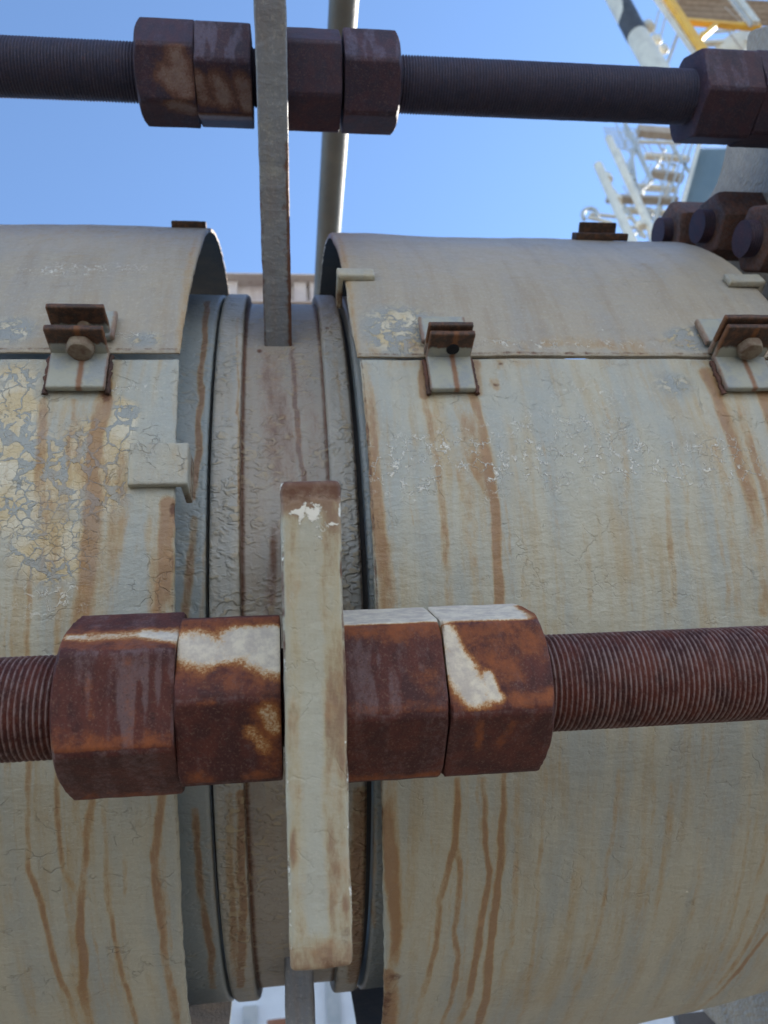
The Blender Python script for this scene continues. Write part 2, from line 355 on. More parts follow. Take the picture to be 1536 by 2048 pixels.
def px_line(pts, rad, wpx, k0, k1=None):
    k1 = k0 if k1 is None else k1; o = []; n = len(pts)
    for i, (x, y) in enumerate(pts):
        X, a = on_cyl(x, y, rad); Xb, _ = on_cyl(x+1, y, rad); mm = abs(Xb-X)
        ww = wpx if not isinstance(wpx, tuple) else wpx[0]+(wpx[1]-wpx[0])*i/(n-1)
        o.append((X, a*rad, max(ww/2*mm*1.3, .001), min(1.1, 1.22*(k0+(k1-k0)*i/max(n-1, 1)))))
    if len(o) > 2 and o[0][3] < 1.0: o[0] = (*o[0][:3], o[0][3]*.6); o[-1] = (*o[-1][:3], o[-1][3]*.7)
    return o
def wander(X, S, amp, seed):
    p = np.stack([S*28, X*3, X*0+seed], 1); return (fbm(p, seed, 3)-.5)*amp
def drip_mask(X, S, lines, seed=1):
    Xw = X+wander(X, S, .0034, seed)+(fbm(np.stack([X*150, S*45, X*0], 1), seed+8, 2)-.5)*.0026; out = np.zeros_like(X)
    for l in lines: out = np.maximum(out, seg_mask(Xw, S, l))
    md = fbm(np.stack([X*55, S*16, X*0+seed], 1), seed+3, 3); m2 = fbm(np.stack([X*260, S*60, X*0], 1), seed+6, 2)
    return out*(.74+.42*sstep(.25, .7, md)+.3*(m2-.5))

def shell(name, rad, thick, xl, xr, a0, a1, mat, parent, maskf, step=.0014, dense=(-80, 68)):
    # part of a round cover between angles a0 and a1 (degrees), left and right ends may vary with the angle
    st = R(step/rad*57.3)
    ang = np.unique(np.concatenate([np.arange(R(max(a0, dense[0])), R(min(a1, dense[1])), st), np.linspace(R(a0), R(a1), 40), [R(a0), R(a1)]]))
    na = len(ang); x0 = xl(ang) if callable(xl) else np.full(na, xl); x1 = xr(ang) if callable(xr) else np.full(na, xr)
    nx = int((x1.max()-x0.min())/step)+1; t = np.linspace(0, 1, nx)
    r_e = .0012
    X = x0[:, None]+(x1-x0)[:, None]*t[None]; A = np.repeat(ang[:, None], nx, 1)
    Xf, Af = X.ravel(), A.ravel(); S = Af*rad
    P = np.stack([Xf*9, S*9, Xf*0], 1); dr = (fbm(P, 3, 3)-.5)*.005+(fbm(np.stack([Xf*60, S*60, Xf*0], 1), 9, 2)-.5)*.0008
    Rr = rad+dr
    eL = np.abs(X-x0[:, None]).ravel(); eR = np.abs(x1[:, None]-X).ravel(); eA = np.minimum(np.abs(Af-R(a0)), np.abs(R(a1)-Af))*rad
    for e in (eL, eR, eA): Rr = Rr-np.where(e < r_e, (1-e/r_e)**2*r_e, 0)
    V1 = np.stack([Xf, -Rr*np.cos(Af), Rr*np.sin(Af)+AX], 1).reshape(na, nx, 3)
    Ri = rad-thick
    inner = np.stack([np.stack([xx, -Ri*np.cos(ang), Ri*np.sin(ang)+AX], 1) for xx in (x1, x0)], 1)
    rings = np.concatenate([V1, inner], 1); V, Fc = loft(rings, True, True)
    mk = maskf(Xf, S).reshape(na, nx, 4); mk = np.concatenate([mk, mk[:, -1:], mk[:, :1]], 1).reshape(-1, 4)
    sc = np.stack([X, A*rad, X*0+.3], -1); sc = np.concatenate([sc, sc[:, -1:], sc[:, :1]], 1).reshape(-1, 3)
    me = grid_mesh(name, V, Fc, True, mk, sc); o = link(name, me, mat, parent); me.materials.append(M['inside'])
    mi = np.zeros(len(me.polygons), np.int32); kk = nx+2; q = np.arange((na-1)*kk); mi[:len(q)] = np.where(q % kk == nx, 1, 0); me.polygons.foreach_set('material_index', mi)
    try: me.set_sharp_from_angle(angle=R(50))
    except Exception: pass
    return o

def curve_x(pairs, rad):                    # edge of a cover read at several heights
    a = np.array([on_cyl(x, y, rad) for x, y in pairs]); o = np.argsort(a[:, 1])
    aa, xx = a[o, 1], a[o, 0]
    return lambda ang: np.interp(ang, aa, xx)+(fbm(np.stack([ang*60, ang*0, ang*0], 1), 5, 3)-.5)*.0014

# ---- left cover: rust runs below the clamp
def flat(*l): return list(l)
LD = []
def D(pts, wpx, k, k1=None): LD.append(px_line(pts, RL, wpx, k, k1))
D([(88, 800), (85, 870), (78, 950), (82, 1010), (80, 1080)], (16, 26), .75, .45)
D([(150, 800), (149, 850), (140, 900), (140, 960)], 12, .8, .5)
D([(207, 725), (215, 770), (208, 810)], 18, 1.0)
D([(210, 800), (190, 870), (182, 940), (186, 1000), (186, 1060), (176, 1150), (160, 1240)], (30, 36), 1.0, .75)
D([(150, 830), (170, 900), (190, 960), (190, 1020)], 60, .62, .5)
D([(100, 930), (110, 1020), (100, 1110), (95, 1180)], 70, .42, .35)
D([(215, 880), (240, 950), (235, 1040), (215, 1130), (205, 1230)], 40, .45, .35)
D([(60, 1130), (58, 1200), (55, 1330), (55, 1560), (57, 1740), (82, 1800), (100, 1900), (130, 1980), (155, 2048)], (10, 12), .55, .75)
D([(120, 1180), (116, 1260), (118, 1690), (125, 1740), (158, 1795)], 10, .55, .7)
D([(150, 1240), (150, 1600), (160, 1690)], 12, .5, .6)
D([(183, 1240), (183, 1600), (172, 1690), (162, 1795), (158, 1860), (168, 1925), (162, 1975), (178, 2048)], (13, 18), .7, 1.0)
D([(208, 1600), (210, 1700), (215, 1800), (232, 1900), (255, 1990), (272, 2048)], 9, .45, .65)
D([(247, 1690), (250, 1750), (246, 1810)], 8, .3, .3)
D([(338, 1010), (335, 1060), (326, 1200), (322, 1240)], (26, 34), .95, .6)
D([(300, 1050), (310, 1130), (305, 1220)], 26, .4)
D([(330, 1560), (318, 1640), (308, 1720), (318, 1800), (328, 1900), (342, 1980), (356, 2048)], 15, .8, .75)
D([(40, 1850), (60, 1930), (68, 2030)], 10, .3)
D([(80, 1500), (80, 1700)], 60, .15)
def rnd_drips(rad, xr, sr, n, seed, kmax):
    rg = random.Random(seed); out = []
    for _ in range(n):
        x = rg.uniform(*xr); s0 = rg.uniform(*sr); L = rg.uniform(.06, .42); k = rg.uniform(.12, kmax); ww = rg.uniform(.0009, .0026)
        p = []; n2 = 6
        for i in range(n2+1): p.append((x, s0-L*i/n2, ww*rg.uniform(.7, 1.2), k*(.35 if i in (0, n2) else 1)*rg.uniform(.7, 1))); x += rg.uniform(-.003, .003)
        out.append(p)
    return out
def blob(X, S, rad, x, y, rx, ry, k=1.):    # soft ellipse around a place on the cover, radii in photo pixels
    cx, a = on_cyl(x, y, rad); cx2, _ = on_cyl(x+rx, y, rad); _, a2 = on_cyl(x, y+ry, rad)
    q = ((X-cx)/abs(cx2-cx))**2+((S-a*rad)/(abs(a2-a)*rad+1e-6))**2
    return k*np.exp(-q*1.2)
def mask_left(X, S):
    st = drip_mask(X, S, LD2+rnd_drips(RL, (-.34, -.09), (.0, -.35), 46, 4, .5), 11)
    fl = np.maximum.reduce([blob(X, S, RL, 20, 800, 75, 95), blob(X, S, RL, 30, 960, 130, 130), blob(X, S, RL, 190, 930, 100, 130, .9), blob(X, S, RL, 110, 1100, 120, 90, .75), blob(X, S, RL, 250, 830, 40, 80, .7), blob(X, S, RL, -60, 900, 120, 200)])
    p = np.stack([X*25, S*25, X*0], 1); fl = fl*sstep(.25, .5, fbm(p, 4)+.12)
    hv = np.maximum(blob(X, S, RL, 345, 1020, 8, 22, .8), blob(X, S, RL, 212, 790, 14, 22, .75))
    hv = np.maximum(hv, .42*np.exp(-((X+.0885)/.0013)**2))
    wh = np.maximum(blob(X, S, RL, 250, 775, 100, 20, .4), blob(X, S, RL, 110, 1200, 130, 60, .35))
    return np.stack([st, fl, wh, hv], 1)
def mask_left_up(X, S):
    st = np.maximum(.55*np.exp(-((X+.090)/.005)**2), blob(X, S, RL, 150, 690, 130, 24, .35)); st = np.maximum(st, drip_mask(X, S, rnd_drips(RL, (-.34, -.09), (.35, .1), 10, 8, .2), 3))
    fl = np.maximum(blob(X, S, RL, 30, 660, 60, 40, .6), blob(X, S, RL, 290, 680, 50, 22, .55))
    hv = np.maximum(blob(X, S, RL, 222, 645, 9, 26, .75), .5*np.exp(-((S-.004)/.002)**2)); hv = np.maximum(hv, .42*sstep(.18, .33, S)); st = np.maximum(st, .55*sstep(.12, .30, S))
    wh = np.maximum(blob(X, S, RL, 170, 540, 120, 14, .9), blob(X, S, RL, 260, 670, 60, 10, .6))
    return np.stack([st, fl, wh, hv], 1)
LD2 = LD; LD = []
def D(pts, wpx, k, k1=None): LD.append(px_line(pts, RS, wpx, k, k1))
D([(850, 720), (848, 790)], 16, .9)
D([(847, 785), (868, 900), (884, 980), (890, 1080), (900, 1230)], (12, 13), .75, .7)
D([(860, 800), (875, 880), (885, 960), (890, 1030)], (44, 30), .5, .25)
D([(952, 725), (956, 785)], 16, .95)
D([(945, 790), (964, 870), (975, 940), (988, 1000), (994, 1100), (998, 1225)], (20, 15), 1.0, .95)
D([(925, 790), (940, 860), (955, 930), (975, 985)], (46, 20), .7, .6)
D([(925, 880), (945, 940), (988, 1010)], 12, .6, .7)
D([(975, 1000), (985, 1060), (995, 1100)], 34, .45, .3)
D([(900, 800), (915, 900), (935, 1000), (947, 1100), (952, 1220)], (40, 14), .32, .38)
D([(915, 1560), (916, 1610), (911, 1690), (897, 1740), (880, 1800), (870, 1900), (842, 2000), (828, 2048)], (13, 10), .8, .55)
D([(916, 1700), (922, 1750), (918, 1800), (908, 1860), (915, 1920), (905, 1990), (885, 2048)], 10, .75, .65)
D([(968, 1560), (971, 1690), (980, 1745), (965, 1830), (952, 1920), (938, 1985), (915, 2048)], (11, 12), .75, .8)
D([(1010, 1540), (1006, 1640), (1002, 1740), (988, 1830), (975, 1950), (958, 2048)], (11, 14), .85, 1.0)
D([(1036, 1560), (1032, 1640), (1034, 1720), (1030, 1800), (1022, 1880), (1000, 1960), (985, 2010)], 11, .5, .35)
D([(1092, 1540), (1088, 1650), (1078, 1740), (1072, 1860), (1055, 1960), (1040, 2040)], 8, .45, .35)
D([(1190, 1540), (1188, 1640), (1186, 1760), (1165, 1900)], 10, .25)
D([(1240, 1540), (1230, 1660), (1215, 1720), (1207, 1820), (1190, 1880), (1160, 1960), (1140, 2010)], (9, 11), .5, .35)
D([(1288, 1540), (1290, 1640), (1284, 1780), (1262, 1900)], 9, .28)
D([(1345, 1540), (1338, 1640), (1328, 1720), (1316, 1800), (1305, 1860)], 9, .45, .35)
D([(1500, 1540), (1498, 1640), (1488, 1740), (1478, 1790), (1450, 1880), (1420, 1960), (1392, 2000)], 8, .4, .35)
D([(1536, 1650), (1524, 1730), (1505, 1800), (1480, 1870), (1445, 1940)], 9, .5, .45)
D([(1560, 1750), (1536, 1800), (1510, 1865), (1470, 1930), (1430, 1975)], 9, .5, .5)
D([(1590, 1820), (1536, 1870), (1490, 1925), (1440, 1980), (1380, 2025)], 8, .75, .5)
D([(1415, 745), (1435, 790), (1455, 850), (1480, 920), (1500, 990), (1520, 1080), (1530, 1220)], (26, 22), .85, .5)
D([(1470, 770), (1490, 850), (1515, 930), (1536, 1000), (1550, 1100)], 16, .6, .6)
D([(1400, 800), (1430, 900), (1455, 1000), (1470, 1100), (1480, 1230)], (24, 16), .35, .4)
D([(1530, 780), (1560, 880), (1580, 1000)], 30, .9)
D([(1245, 850), (1252, 950), (1250, 1060), (1250, 1200)], 12, .35, .2)
D([(1330, 940), (1336, 1030), (1342, 1100), (1350, 1210)], (10, 14), .35, .5)
D([(1185, 760), (1215, 830), (1240, 880)], 10, .28)
D([(1275, 730), (1300, 800)], 10, .28)
D([(1430, 1000), (1440, 1080), (1455, 1150), (1460, 1230)], 10, .35)
D([(1170, 1050), (1175, 1120), (1180, 1230)], 12, .3)
D([(1045, 1120), (1047, 1200)], 12, .3)
D([(732, 730), (742, 850), (748, 950), (757, 1050), (768, 1130), (775, 1220)], (22, 30), .6, .65)
D([(780, 1560), (778, 1650), (783, 1720), (788, 1800), (792, 1880), (785, 1950)], (26, 20), .8, .75)
D([(779, 1950), (772, 2048)], 30, 1.0)
D([(1000, 725), (1002, 735)], 14, .6); D([(990, 762), (993, 775)], 16, .6)
def mask_right(X, S):
    st = drip_mask(X, S, LD+rnd_drips(RS, (.08, .55), (.0, -.42), 190, 14, .42), 21)
    st = np.maximum(st, .4*np.exp(-((S+.008)/.009)**2)*sstep(.4, .7, fbm(np.stack([X*40, S*20, X*0], 1), 6)+.1))
    fl = np.maximum(blob(X, S, RS, 1350, 770, 60, 40, .5), blob(X, S, RS, 790, 760, 50, 30, .3))
    wh = np.maximum.reduce([blob(X, S, RS, 900, 930, 180, 70, 1), blob(X, S, RS, 1150, 900, 220, 85, .9), blob(X, S, RS, 1400, 920, 180, 60, .8), blob(X, S, RS, 1200, 790, 150, 40, .35)])
    wh = wh*sstep(.35, .6, fbm(np.stack([X*22, S*22, X*0], 1), 16)+.14)
    hv = np.maximum(.55*np.exp(-((X-.0695)/.0016)**2), blob(X, S, RS, 783, 1955, 22, 10, .7)); hv = np.maximum(hv, blob(X, S, RS, 772, 2010, 16, 60, .6))
    hv = np.maximum(hv, np.maximum(blob(X, S, RS, 1001, 728, 8, 5, .7), blob(X, S, RS, 991, 770, 10, 6, .7)))
    return np.stack([st, fl, wh, hv], 1)
def mask_right_up(X, S):
    st = np.maximum(.6*np.exp(-((X-.066)/.004)**2), .6*np.exp(-((S-.01)/.016)**2)*sstep(.4, .62, fbm(np.stack([X*30, S*30, X*0], 1), 26)))
    st = np.maximum(st, .5*sstep(.24, .30, S))
    fl = np.maximum.reduce([blob(X, S, RS, 800, 660, 90, 60, .8), blob(X, S, RS, 1380, 680, 60, 30, .8)])
    wh = blob(X, S, RS, 1100, 690, 260, 12, .5)
    hv = np.maximum(.5*np.exp(-((S-.003)/.002)**2), .33*sstep(.26, .31, S))
    return np.stack([st, fl, wh, hv], 1)

# ------------------------------------------------------------------ ground and sky-line setting
g = MB(); g.beam((-400, 0, -.5), (400, 0, -.5), 1600, 1.0)
go = g.build('ground', M['concrete']); tag(go, 'pale concrete yard under the pipework', 'ground', kind='structure')

# ------------------------------------------------------------------ the pipe with its rings, lugs and end flange
joint = thing('pipe_spool', (0, 0, AX-RP), 'large grey painted pipe with raised rings seen in the gap between its two round covers', 'pipe')
def P0(o):                                  # parent in place
    o.parent = joint; o.matrix_parent_inverse = Matrix.Translation(joint.location).inverted(); return o
def under(o, root):
    o.parent = root; o.matrix_parent_inverse = Matrix.Translation(root.location).inverted(); return o
def revolve(name, prof, mat, maskf, n_d=900, dense=(-82, 62)):
    # prof: list of (X, radius), finely sampled; revolved about the pipe axis
    pr = np.array(prof); ang = np.unique(np.concatenate([np.linspace(R(dense[0]), R(dense[1]), n_d), np.linspace(-math.pi, math.pi, 181)[:-1]]))
    X = np.repeat(pr[None, :, 0], len(ang), 0); Rr = np.repeat(pr[None, :, 1], len(ang), 0); A = np.repeat(ang[:, None], len(pr), 1)
    dr = (fbm(np.stack([X.ravel()*25, A.ravel()*12, X.ravel()*0], 1), 2, 2)-.5).reshape(X.shape)*.0018
    Rr = Rr+dr
    V = np.stack([X, -Rr*np.cos(A), Rr*np.sin(A)+AX], -1)
    n, k = X.shape; idx = np.arange(n*k).reshape(n, k); nx = np.roll(idx, -1, 0)
    Fc = np.stack([idx[:, :-1], idx[:, 1:], nx[:, 1:], nx[:, :-1]], -1).reshape(-1, 4)
    mk = maskf(X.ravel(), A.ravel()*pr[0, 1]); sc = np.stack([X+Rr*.0, A*.45, Rr], -1).reshape(-1, 3)
    return P0(link(name, grid_mesh(name, V.reshape(-1, 3), [Fc], True, mk, sc), mat))
def prof_line(pts, step=.0022):
    out = []
    for (x0, r0), (x1, r1) in zip(pts[:-1], pts[1:]):
        n = max(1, int(math.hypot(x1-x0, r1-r0)/step)); out += [(x0+(x1-x0)*i/n, r0+(r1-r0)*i/n) for i in range(n)]
    return out+[pts[-1]]
def rdr(rad, L): return [px_line(p, rad, w_, k) for p, w_, k in L]
def m_center(X, S):
    L = rdr(RP, [([(583, 690), (588, 760), (596, 860), (606, 960)], 8, .9), ([(545, 700), (548, 760), (560, 900), (570, 960)], 50, .55), ([(528, 700), (545, 800), (556, 900)], 16, .5),
                 ([(556, 760), (575, 860), (585, 940)], 8, .6), ([(640, 640), (655, 760), (668, 880), (672, 950)], 10, .6), ([(600, 720), (625, 850), (640, 950)], 30, .3),
                 ([(552, 1050), (546, 1150), (540, 1230)], 18, .6), ([(488, 620), (484, 900), (490, 1200)], 7, .5), ([(495, 1560), (500, 1700), (500, 1900)], 20, .5)])
    st = drip_mask(X, S*RP/RP, L, 31)
    hv = np.maximum.reduce([blob(X, S, RP, 547, 1110, 13, 90, .75), blob(X, S, RP, 505, 1000, 20, 40, .25), .75*np.exp(-((X+.0405)/.0035)**2), .7*np.exp(-((X-.0395)/.0035)**2)])
    hv = np.maximum(hv, blob(X, S, RP, 519, 702, 8, 6, .9)); hv = np.maximum(hv, .45*blob(X, S, RP, 555, 840, 36, 160))
    return np.stack([st, X*0, X*0, hv], 1)
def m_ring(X, S):
    st = drip_mask(X, S, rdr(RG, [([(660, 640), (668, 720), (690, 850), (700, 1000)], 8, .35), ([(455, 1560), (462, 1800), (475, 1950)], 14, .6), ([(478, 1560), (482, 1700), (484, 1850), (478, 1960)], 12, .9), ([(718, 1560), (715, 1800), (712, 1950)], 26, .9),
                                   ([(475, 640), (477, 900), (483, 1200)], 5, .6), ([(735, 1000), (738, 1200)], 12, .6)]), 41)
    hv = np.maximum(.6*np.exp(-((X+.0415)/.0016)**2), .6*np.exp(-((X-.0645)/.0022)**2))
    hv = np.maximum(hv, blob(X, S, RG, 655, 660, 5, 4, .9))
    return np.stack([st, X*0, X*0, hv], 1)
def m_collar(X, S):
    st = drip_mask(X, S, rdr(RC, [([(412, 610), (408, 700), (400, 760), (403, 800), (396, 850), (398, 890), (388, 980)], 9, .95), ([(388, 1020), (378, 1120), (372, 1230)], 14, .75), ([(412, 1020), (408, 1150), (405, 1230)], 10, .5),
                                   ([(388, 1560), (392, 1650), (402, 1760), (415, 1850), (420, 1940)], 12, .75), ([(425, 1560), (430, 1700), (436, 1800)], 12, .4), ([(748, 1560), (750, 1800)], 8, .4)]), 51)
    return np.stack([st, X*0, X*0, X*0], 1)
revolve('centre_pipe', prof_line([(-.047, RP), (.047, RP)]), M['spool'], m_center)
def ring_prof(x0, x1, r, rnd=.0042, base=RP-.004):
    pts = [(x0, base)]
    for i in range(7): t = math.pi/2*i/6; pts.append((x0+rnd-rnd*math.cos(t), r-rnd+rnd*math.sin(t)))
    for i in range(7): t = math.pi/2*i/6; pts.append((x1-rnd+rnd*math.sin(t), r-rnd+rnd*math.cos(t)))
    pts.append((x1, base)); return prof_line(pts)
revolve('raised_ring', ring_prof(-.0685, -.0415, RG), M['ring'], m_ring)
revolve('raised_ring', ring_prof(.0405, .0655, RG), M['ring'], m_ring)
revolve('collar', prof_line([(-.0715, .42), (-.0715, RC-.003), (-.0735, RC), (-.33, RC)]), M['collar'], m_collar)
revolve('collar', prof_line([(.0715, .42), (.0715, RC-.003), (.0735, RC), (.30, RC)]), M['collar'], m_collar)
for x0, x1 in ((-.073, -.066), (.063, .073)):   # dark groove bottoms between ring and collar
    mb = MB(); rings = np.array([[[x, -.435*math.cos(a), .435*math.sin(a)+AX] for x in (x0, x1)] for a in np.linspace(-math.pi, math.pi, 121)])
    V, Fc = loft(rings, closed_u=False); mb.add(V, Fc); P0(mb.build('groove', M['dark'], smooth=60))

# lug plates: tie rods pass through them
LT, LH, LRO = .0293, .1145, .772
def lug(x0, ang, lower, dense, name='lug_plate', top_px=None):
    a = R(ang); er = np.array([0, -math.cos(a), math.sin(a)]); et = np.array([0, math.sin(a), math.cos(a)])
    r0, r1 = .40, LRO; cen = np.array([x0+LT/2, 0, AX])+er*(r0+r1)/2
    fr = frame_from([1, 0, 0], et, -er*-1, cen)
    n = (int(LT/dense), int(2*LH/dense), int((r1-r0)/dense)) if dense < .004 else (8, 40, 60)
    V, Fc, loc = dense_box((LT, 2*LH, r1-r0), n, .0028, fr, .0007, int(abs(ang)))
    x, t, q = loc[:, 0], loc[:, 1], (r1-r0)/2-loc[:, 2]       # q: depth back from the outer edge
    sc = np.stack([x*1.0+t*.0, t, q+.2], 1)
    nz = fbm(np.stack([x*160, t*60, q*60], 1), 7, 3)-.5
    st = np.zeros(len(x)); hv = np.zeros(len(x)); wh = np.zeros(len(x)); fl = np.zeros(len(x))
    return V, Fc, (x, t, q), sc, (st, fl, wh, hv), nz
V, Fc, (x, t, q), sc, (st, fl, wh, hv), nz = lug(-.003, -30, True, .0012)
xx = x+nz*.004; tt = t+nz*.006
st = (.46+.16*(xx > 0))*sstep(.0015, .0075, np.abs(xx+.0015))*(.6+.8*sstep(.3, .7, fbm(np.stack([x*60, t*14, q*0], 1), 77))); st = np.where(q > .004, .3, st)
tp = LH-tt
st = np.maximum(st, 1.0*sstep(.026, .010, tp)); hv = np.maximum(hv, .75*sstep(.016, .004, tp+nz*.006))
st = np.maximum(st, .85*sstep(.045, .02, tp)*sstep(.003, .010, xx))
st = np.maximum(st, .8*sstep(.022, .008, tt+LH)); hv = np.maximum(hv, .5*sstep(.009, .003, tt+LH)*sstep(-.012, .006, xx))
hv = np.maximum(hv, .6*np.exp(-(((xx-.012)/.004)**2+((tt+.098)/.010)**2)))
st = np.maximum(st, 1.0*np.exp(-(((xx-.0125)/.0035)**2+((tt+.084)/.009)**2)))
st = np.maximum(st, .9*np.exp(-(((xx+.012)/.003)**2+((tt+.058)/.012)**2)))
wh = np.exp(-(((xx+.001)/.0085)**2+((tp-.0155-.12*xx)/.0065)**2))*.85*(q < .004)
wh = np.maximum(wh, .42*np.exp(-(((xx-.005)/.010)**2+((tp-.024)/.009)**2))*(q < .004))
edge = np.exp(-((np.abs(np.abs(x)-LT/2))/.0012)**2)*(q < .006); wh = np.maximum(wh, .50*edge*sstep(.56, .70, fbm(np.stack([x*0+np.sign(x)*3, t*38, q*0], 1), 12)))
hv = np.maximum(hv, .55*edge*sstep(.5, .62, fbm(np.stack([x*0+np.sign(x)*3, t*45, q*0], 1), 13)))
me = grid_mesh('lug_plate', V, Fc, True, np.stack([st, fl, wh, hv], 1), sc)
lugo = P0(link('lug_plate', me, M['lug'])); lugo['label'] = 'lug plate facing the viewer, flaking paint with rusty top end'

for ang, x0 in ((30, -.020), (-90, -.012)):
    V, Fc, (x, t, q), sc, (st, fl, wh, hv), nz = lug(x0, ang, True, .002)
    low = sstep(.012, .0, LH+t) if ang == 30 else 0*t
    r_ = LRO-q
    hv = .42*sstep(.002, .011, x+nz*.006)*sstep(.70, .60, r_+nz*.03)+.55*sstep(.010, .014, np.abs(x))*sstep(.72, .55, r_)
    if ang == -90: hv = 0*hv
    sc = np.stack([x, q, t], 1)
    me = grid_mesh('lug_plate', V, Fc, True, np.stack([st+.15, fl, wh, hv], 1), sc); P0(link('lug_plate', me, M['lug_shaded']))

# end flange with its own lug (a plate seen from its left face)
FX = .600
poly = []
lugpts = [at_x(*p, FX) for p in [(1345, 445), (1370, 437), (1390, 425), (1407, 409), (1420, 390), (1432, 368), (1440, 345), (1447, 318), (1451, 295), (1470, 200), (1491, 118), (1492, 90), (1494, 72), (1500, 62), (1510, 57)]]
er = np.array([-math.cos(R(30)), math.sin(R(30))]); et = np.array([math.sin(R(30)), math.cos(R(30))])
side = [(float(np.dot(p[1:], er)), float(np.dot(p[1:], et))) for p in lugpts]
side = [p for p in side]                                    # (radial, tangential)
up = [(r_*er[0]+t_*et[0], r_*er[1]+t_*et[1]) for r_, t_ in side]
dn = [(r_*er[0]-t_*et[0], r_*er[1]-t_*et[1]) for r_, t_ in side][::-1]
a0 = math.atan2(dn[-1][1], -dn[-1][0]); a1 = math.atan2(up[0][1], -up[0][0]); rf = .596
circ = [(-rf*math.cos(a), rf*math.sin(a)) for a in np.linspace(a0, a1-2*math.pi, 120)[1:-1]]
outl = up+dn+circ
mb = MB(); mb.prism([(y, z+AX) for y, z in outl], FX, FX+.04)
fo = P0(mb.build('end_flange', M['flange'], bevel=.002))
V = fo.data; n = len(V.vertices)
a = V.attributes.new('m', 'FLOAT_COLOR', 'POINT'); a.data.foreach_set('color', np.tile(np.array([.35, 0, 0, .2], np.float32), (n, 1)).ravel())
a = V.attributes.new('sc', 'FLOAT_VECTOR', 'POINT'); a.data.foreach_set('vector', np.array([[v.co.y, v.co.z, v.co.x] for v in V.vertices], np.float32).ravel())
mb = MB(); mb.tube([(.52, 0, AX), (2.2, 0, AX)], .445, 96); P0(mb.build('pipe_extension', M['spool'], smooth=40))
a = joint.children[-1].data.attributes.new('sc', 'FLOAT_VECTOR', 'POINT')
# studs with nuts round the flange
def hexring(x, y0, z0, af, rot, k=72, fac=1.):
    o = []
    for i in range(k):
        b = 2*math.pi*i/k; d = ((b-rot+math.pi/6) % (math.pi/3))-math.pi/6
        rr = min(af/2/math.cos(d), af*.572)*fac; o.append([x, y0+rr*math.cos(b), z0+rr*math.sin(b)])
    return o
def stud(angle):
    a = R(angle); Rb = .549; y0, z0 = -Rb*math.cos(a), Rb*math.sin(a)+AX
    mb = MB(); rings = []
    for i in range(0, 60):
        rings.append([[.524+i*.0014, y0+(.0205-.0009*(i % 2))*math.cos(b), z0+(.0205-.0009*(i % 2))*math.sin(b)] for b in np.linspace(0, 2*math.pi, 25)[:-1]])
    V, Fc = loft(np.array(rings), cap=True); mb.add(V, Fc); so = P0(mb.build('stud', M['topnut'], smooth=50))
    mb = MB(); rot = angle*.7; rg = [hexring(.538, y0, z0, .074, rot, fac=.86), hexring(.5395, y0, z0, .074, rot, fac=.93), hexring(.544, y0, z0, .074, rot, fac=.985), hexring(.550, y0, z0, .074, rot), hexring(.5995, y0, z0, .074, rot)]
    V, Fc = loft(np.array(rg), cap=True); mb.add(V, Fc); no = mb.build('hex_nut', M['rustdark'], smooth=30)
    no.parent = so
    b = 'm'
    for o in (no,):
        co = np.array([v.co[:] for v in o.data.vertices]); mk = np.zeros((len(co), 4)); ph = angle
        mk[:, 1] = .35+.9*np.exp(-(((co[:, 0]-.572)/.014)**2+(((co[:, 2]-z0+.008))/.012)**2))*(co[:, 1] < y0); mk[:, 2] = .6
        at = o.data.attributes.new('m', 'FLOAT_COLOR', 'POINT'); at.data.foreach_set('color', mk.astype(np.float32).ravel())
for angle in (46, 34.5, 23, 11.5, 0): stud(angle)

# ------------------------------------------------------------------ the two round covers
left = thing('round_cover', (-.3, 0, AX-RL), 'flaking grey round metal cover left of the gap, rust running down under its bolted clamp', 'pipe cover')
right = thing('round_cover', (.3, 0, AX-RS), 'grey round metal cover right of the gap, streaked with many thin brown rust runs', 'pipe cover')
xeL = curve_x([(400, 500), (376, 600), (358, 712), (351, 900), (350, 1240), (352, 1500), (358, 1700), (377, 2030)], RL)
xeRl = curve_x([(720, 714), (736, 900), (750, 1200), (765, 1700), (766, 2040)], RS)
xeRu = curve_x([(668, 482), (690, 560), (700, 640), (714, 705)], RS)
T_ = .0045
under(shell('lower_shell', RL, T_, -.36, xeL, -179.6, -.62, M['shell_left'], None, mask_left), left)
under(shell('upper_shell', RL+.002, T_, -.36, xeL, .1, 179.8, M['shell_up'], None, mask_left_up, step=.0018), left)
under(shell('lower_shell', RS, T_, xeRl, lambda a: np.interp(np.degrees(a), [-180, -92, -77, -71, -68.4, 180], [.16, .16, .349, .455, .502, .502]), -179.6, -.30, M['shell'], None, mask_right), right)
under(shell('upper_shell', RS+.001, T_, xeRu, .502, .08, 179.8, M['shell_up'], None, mask_right_up, step=.0018), right)

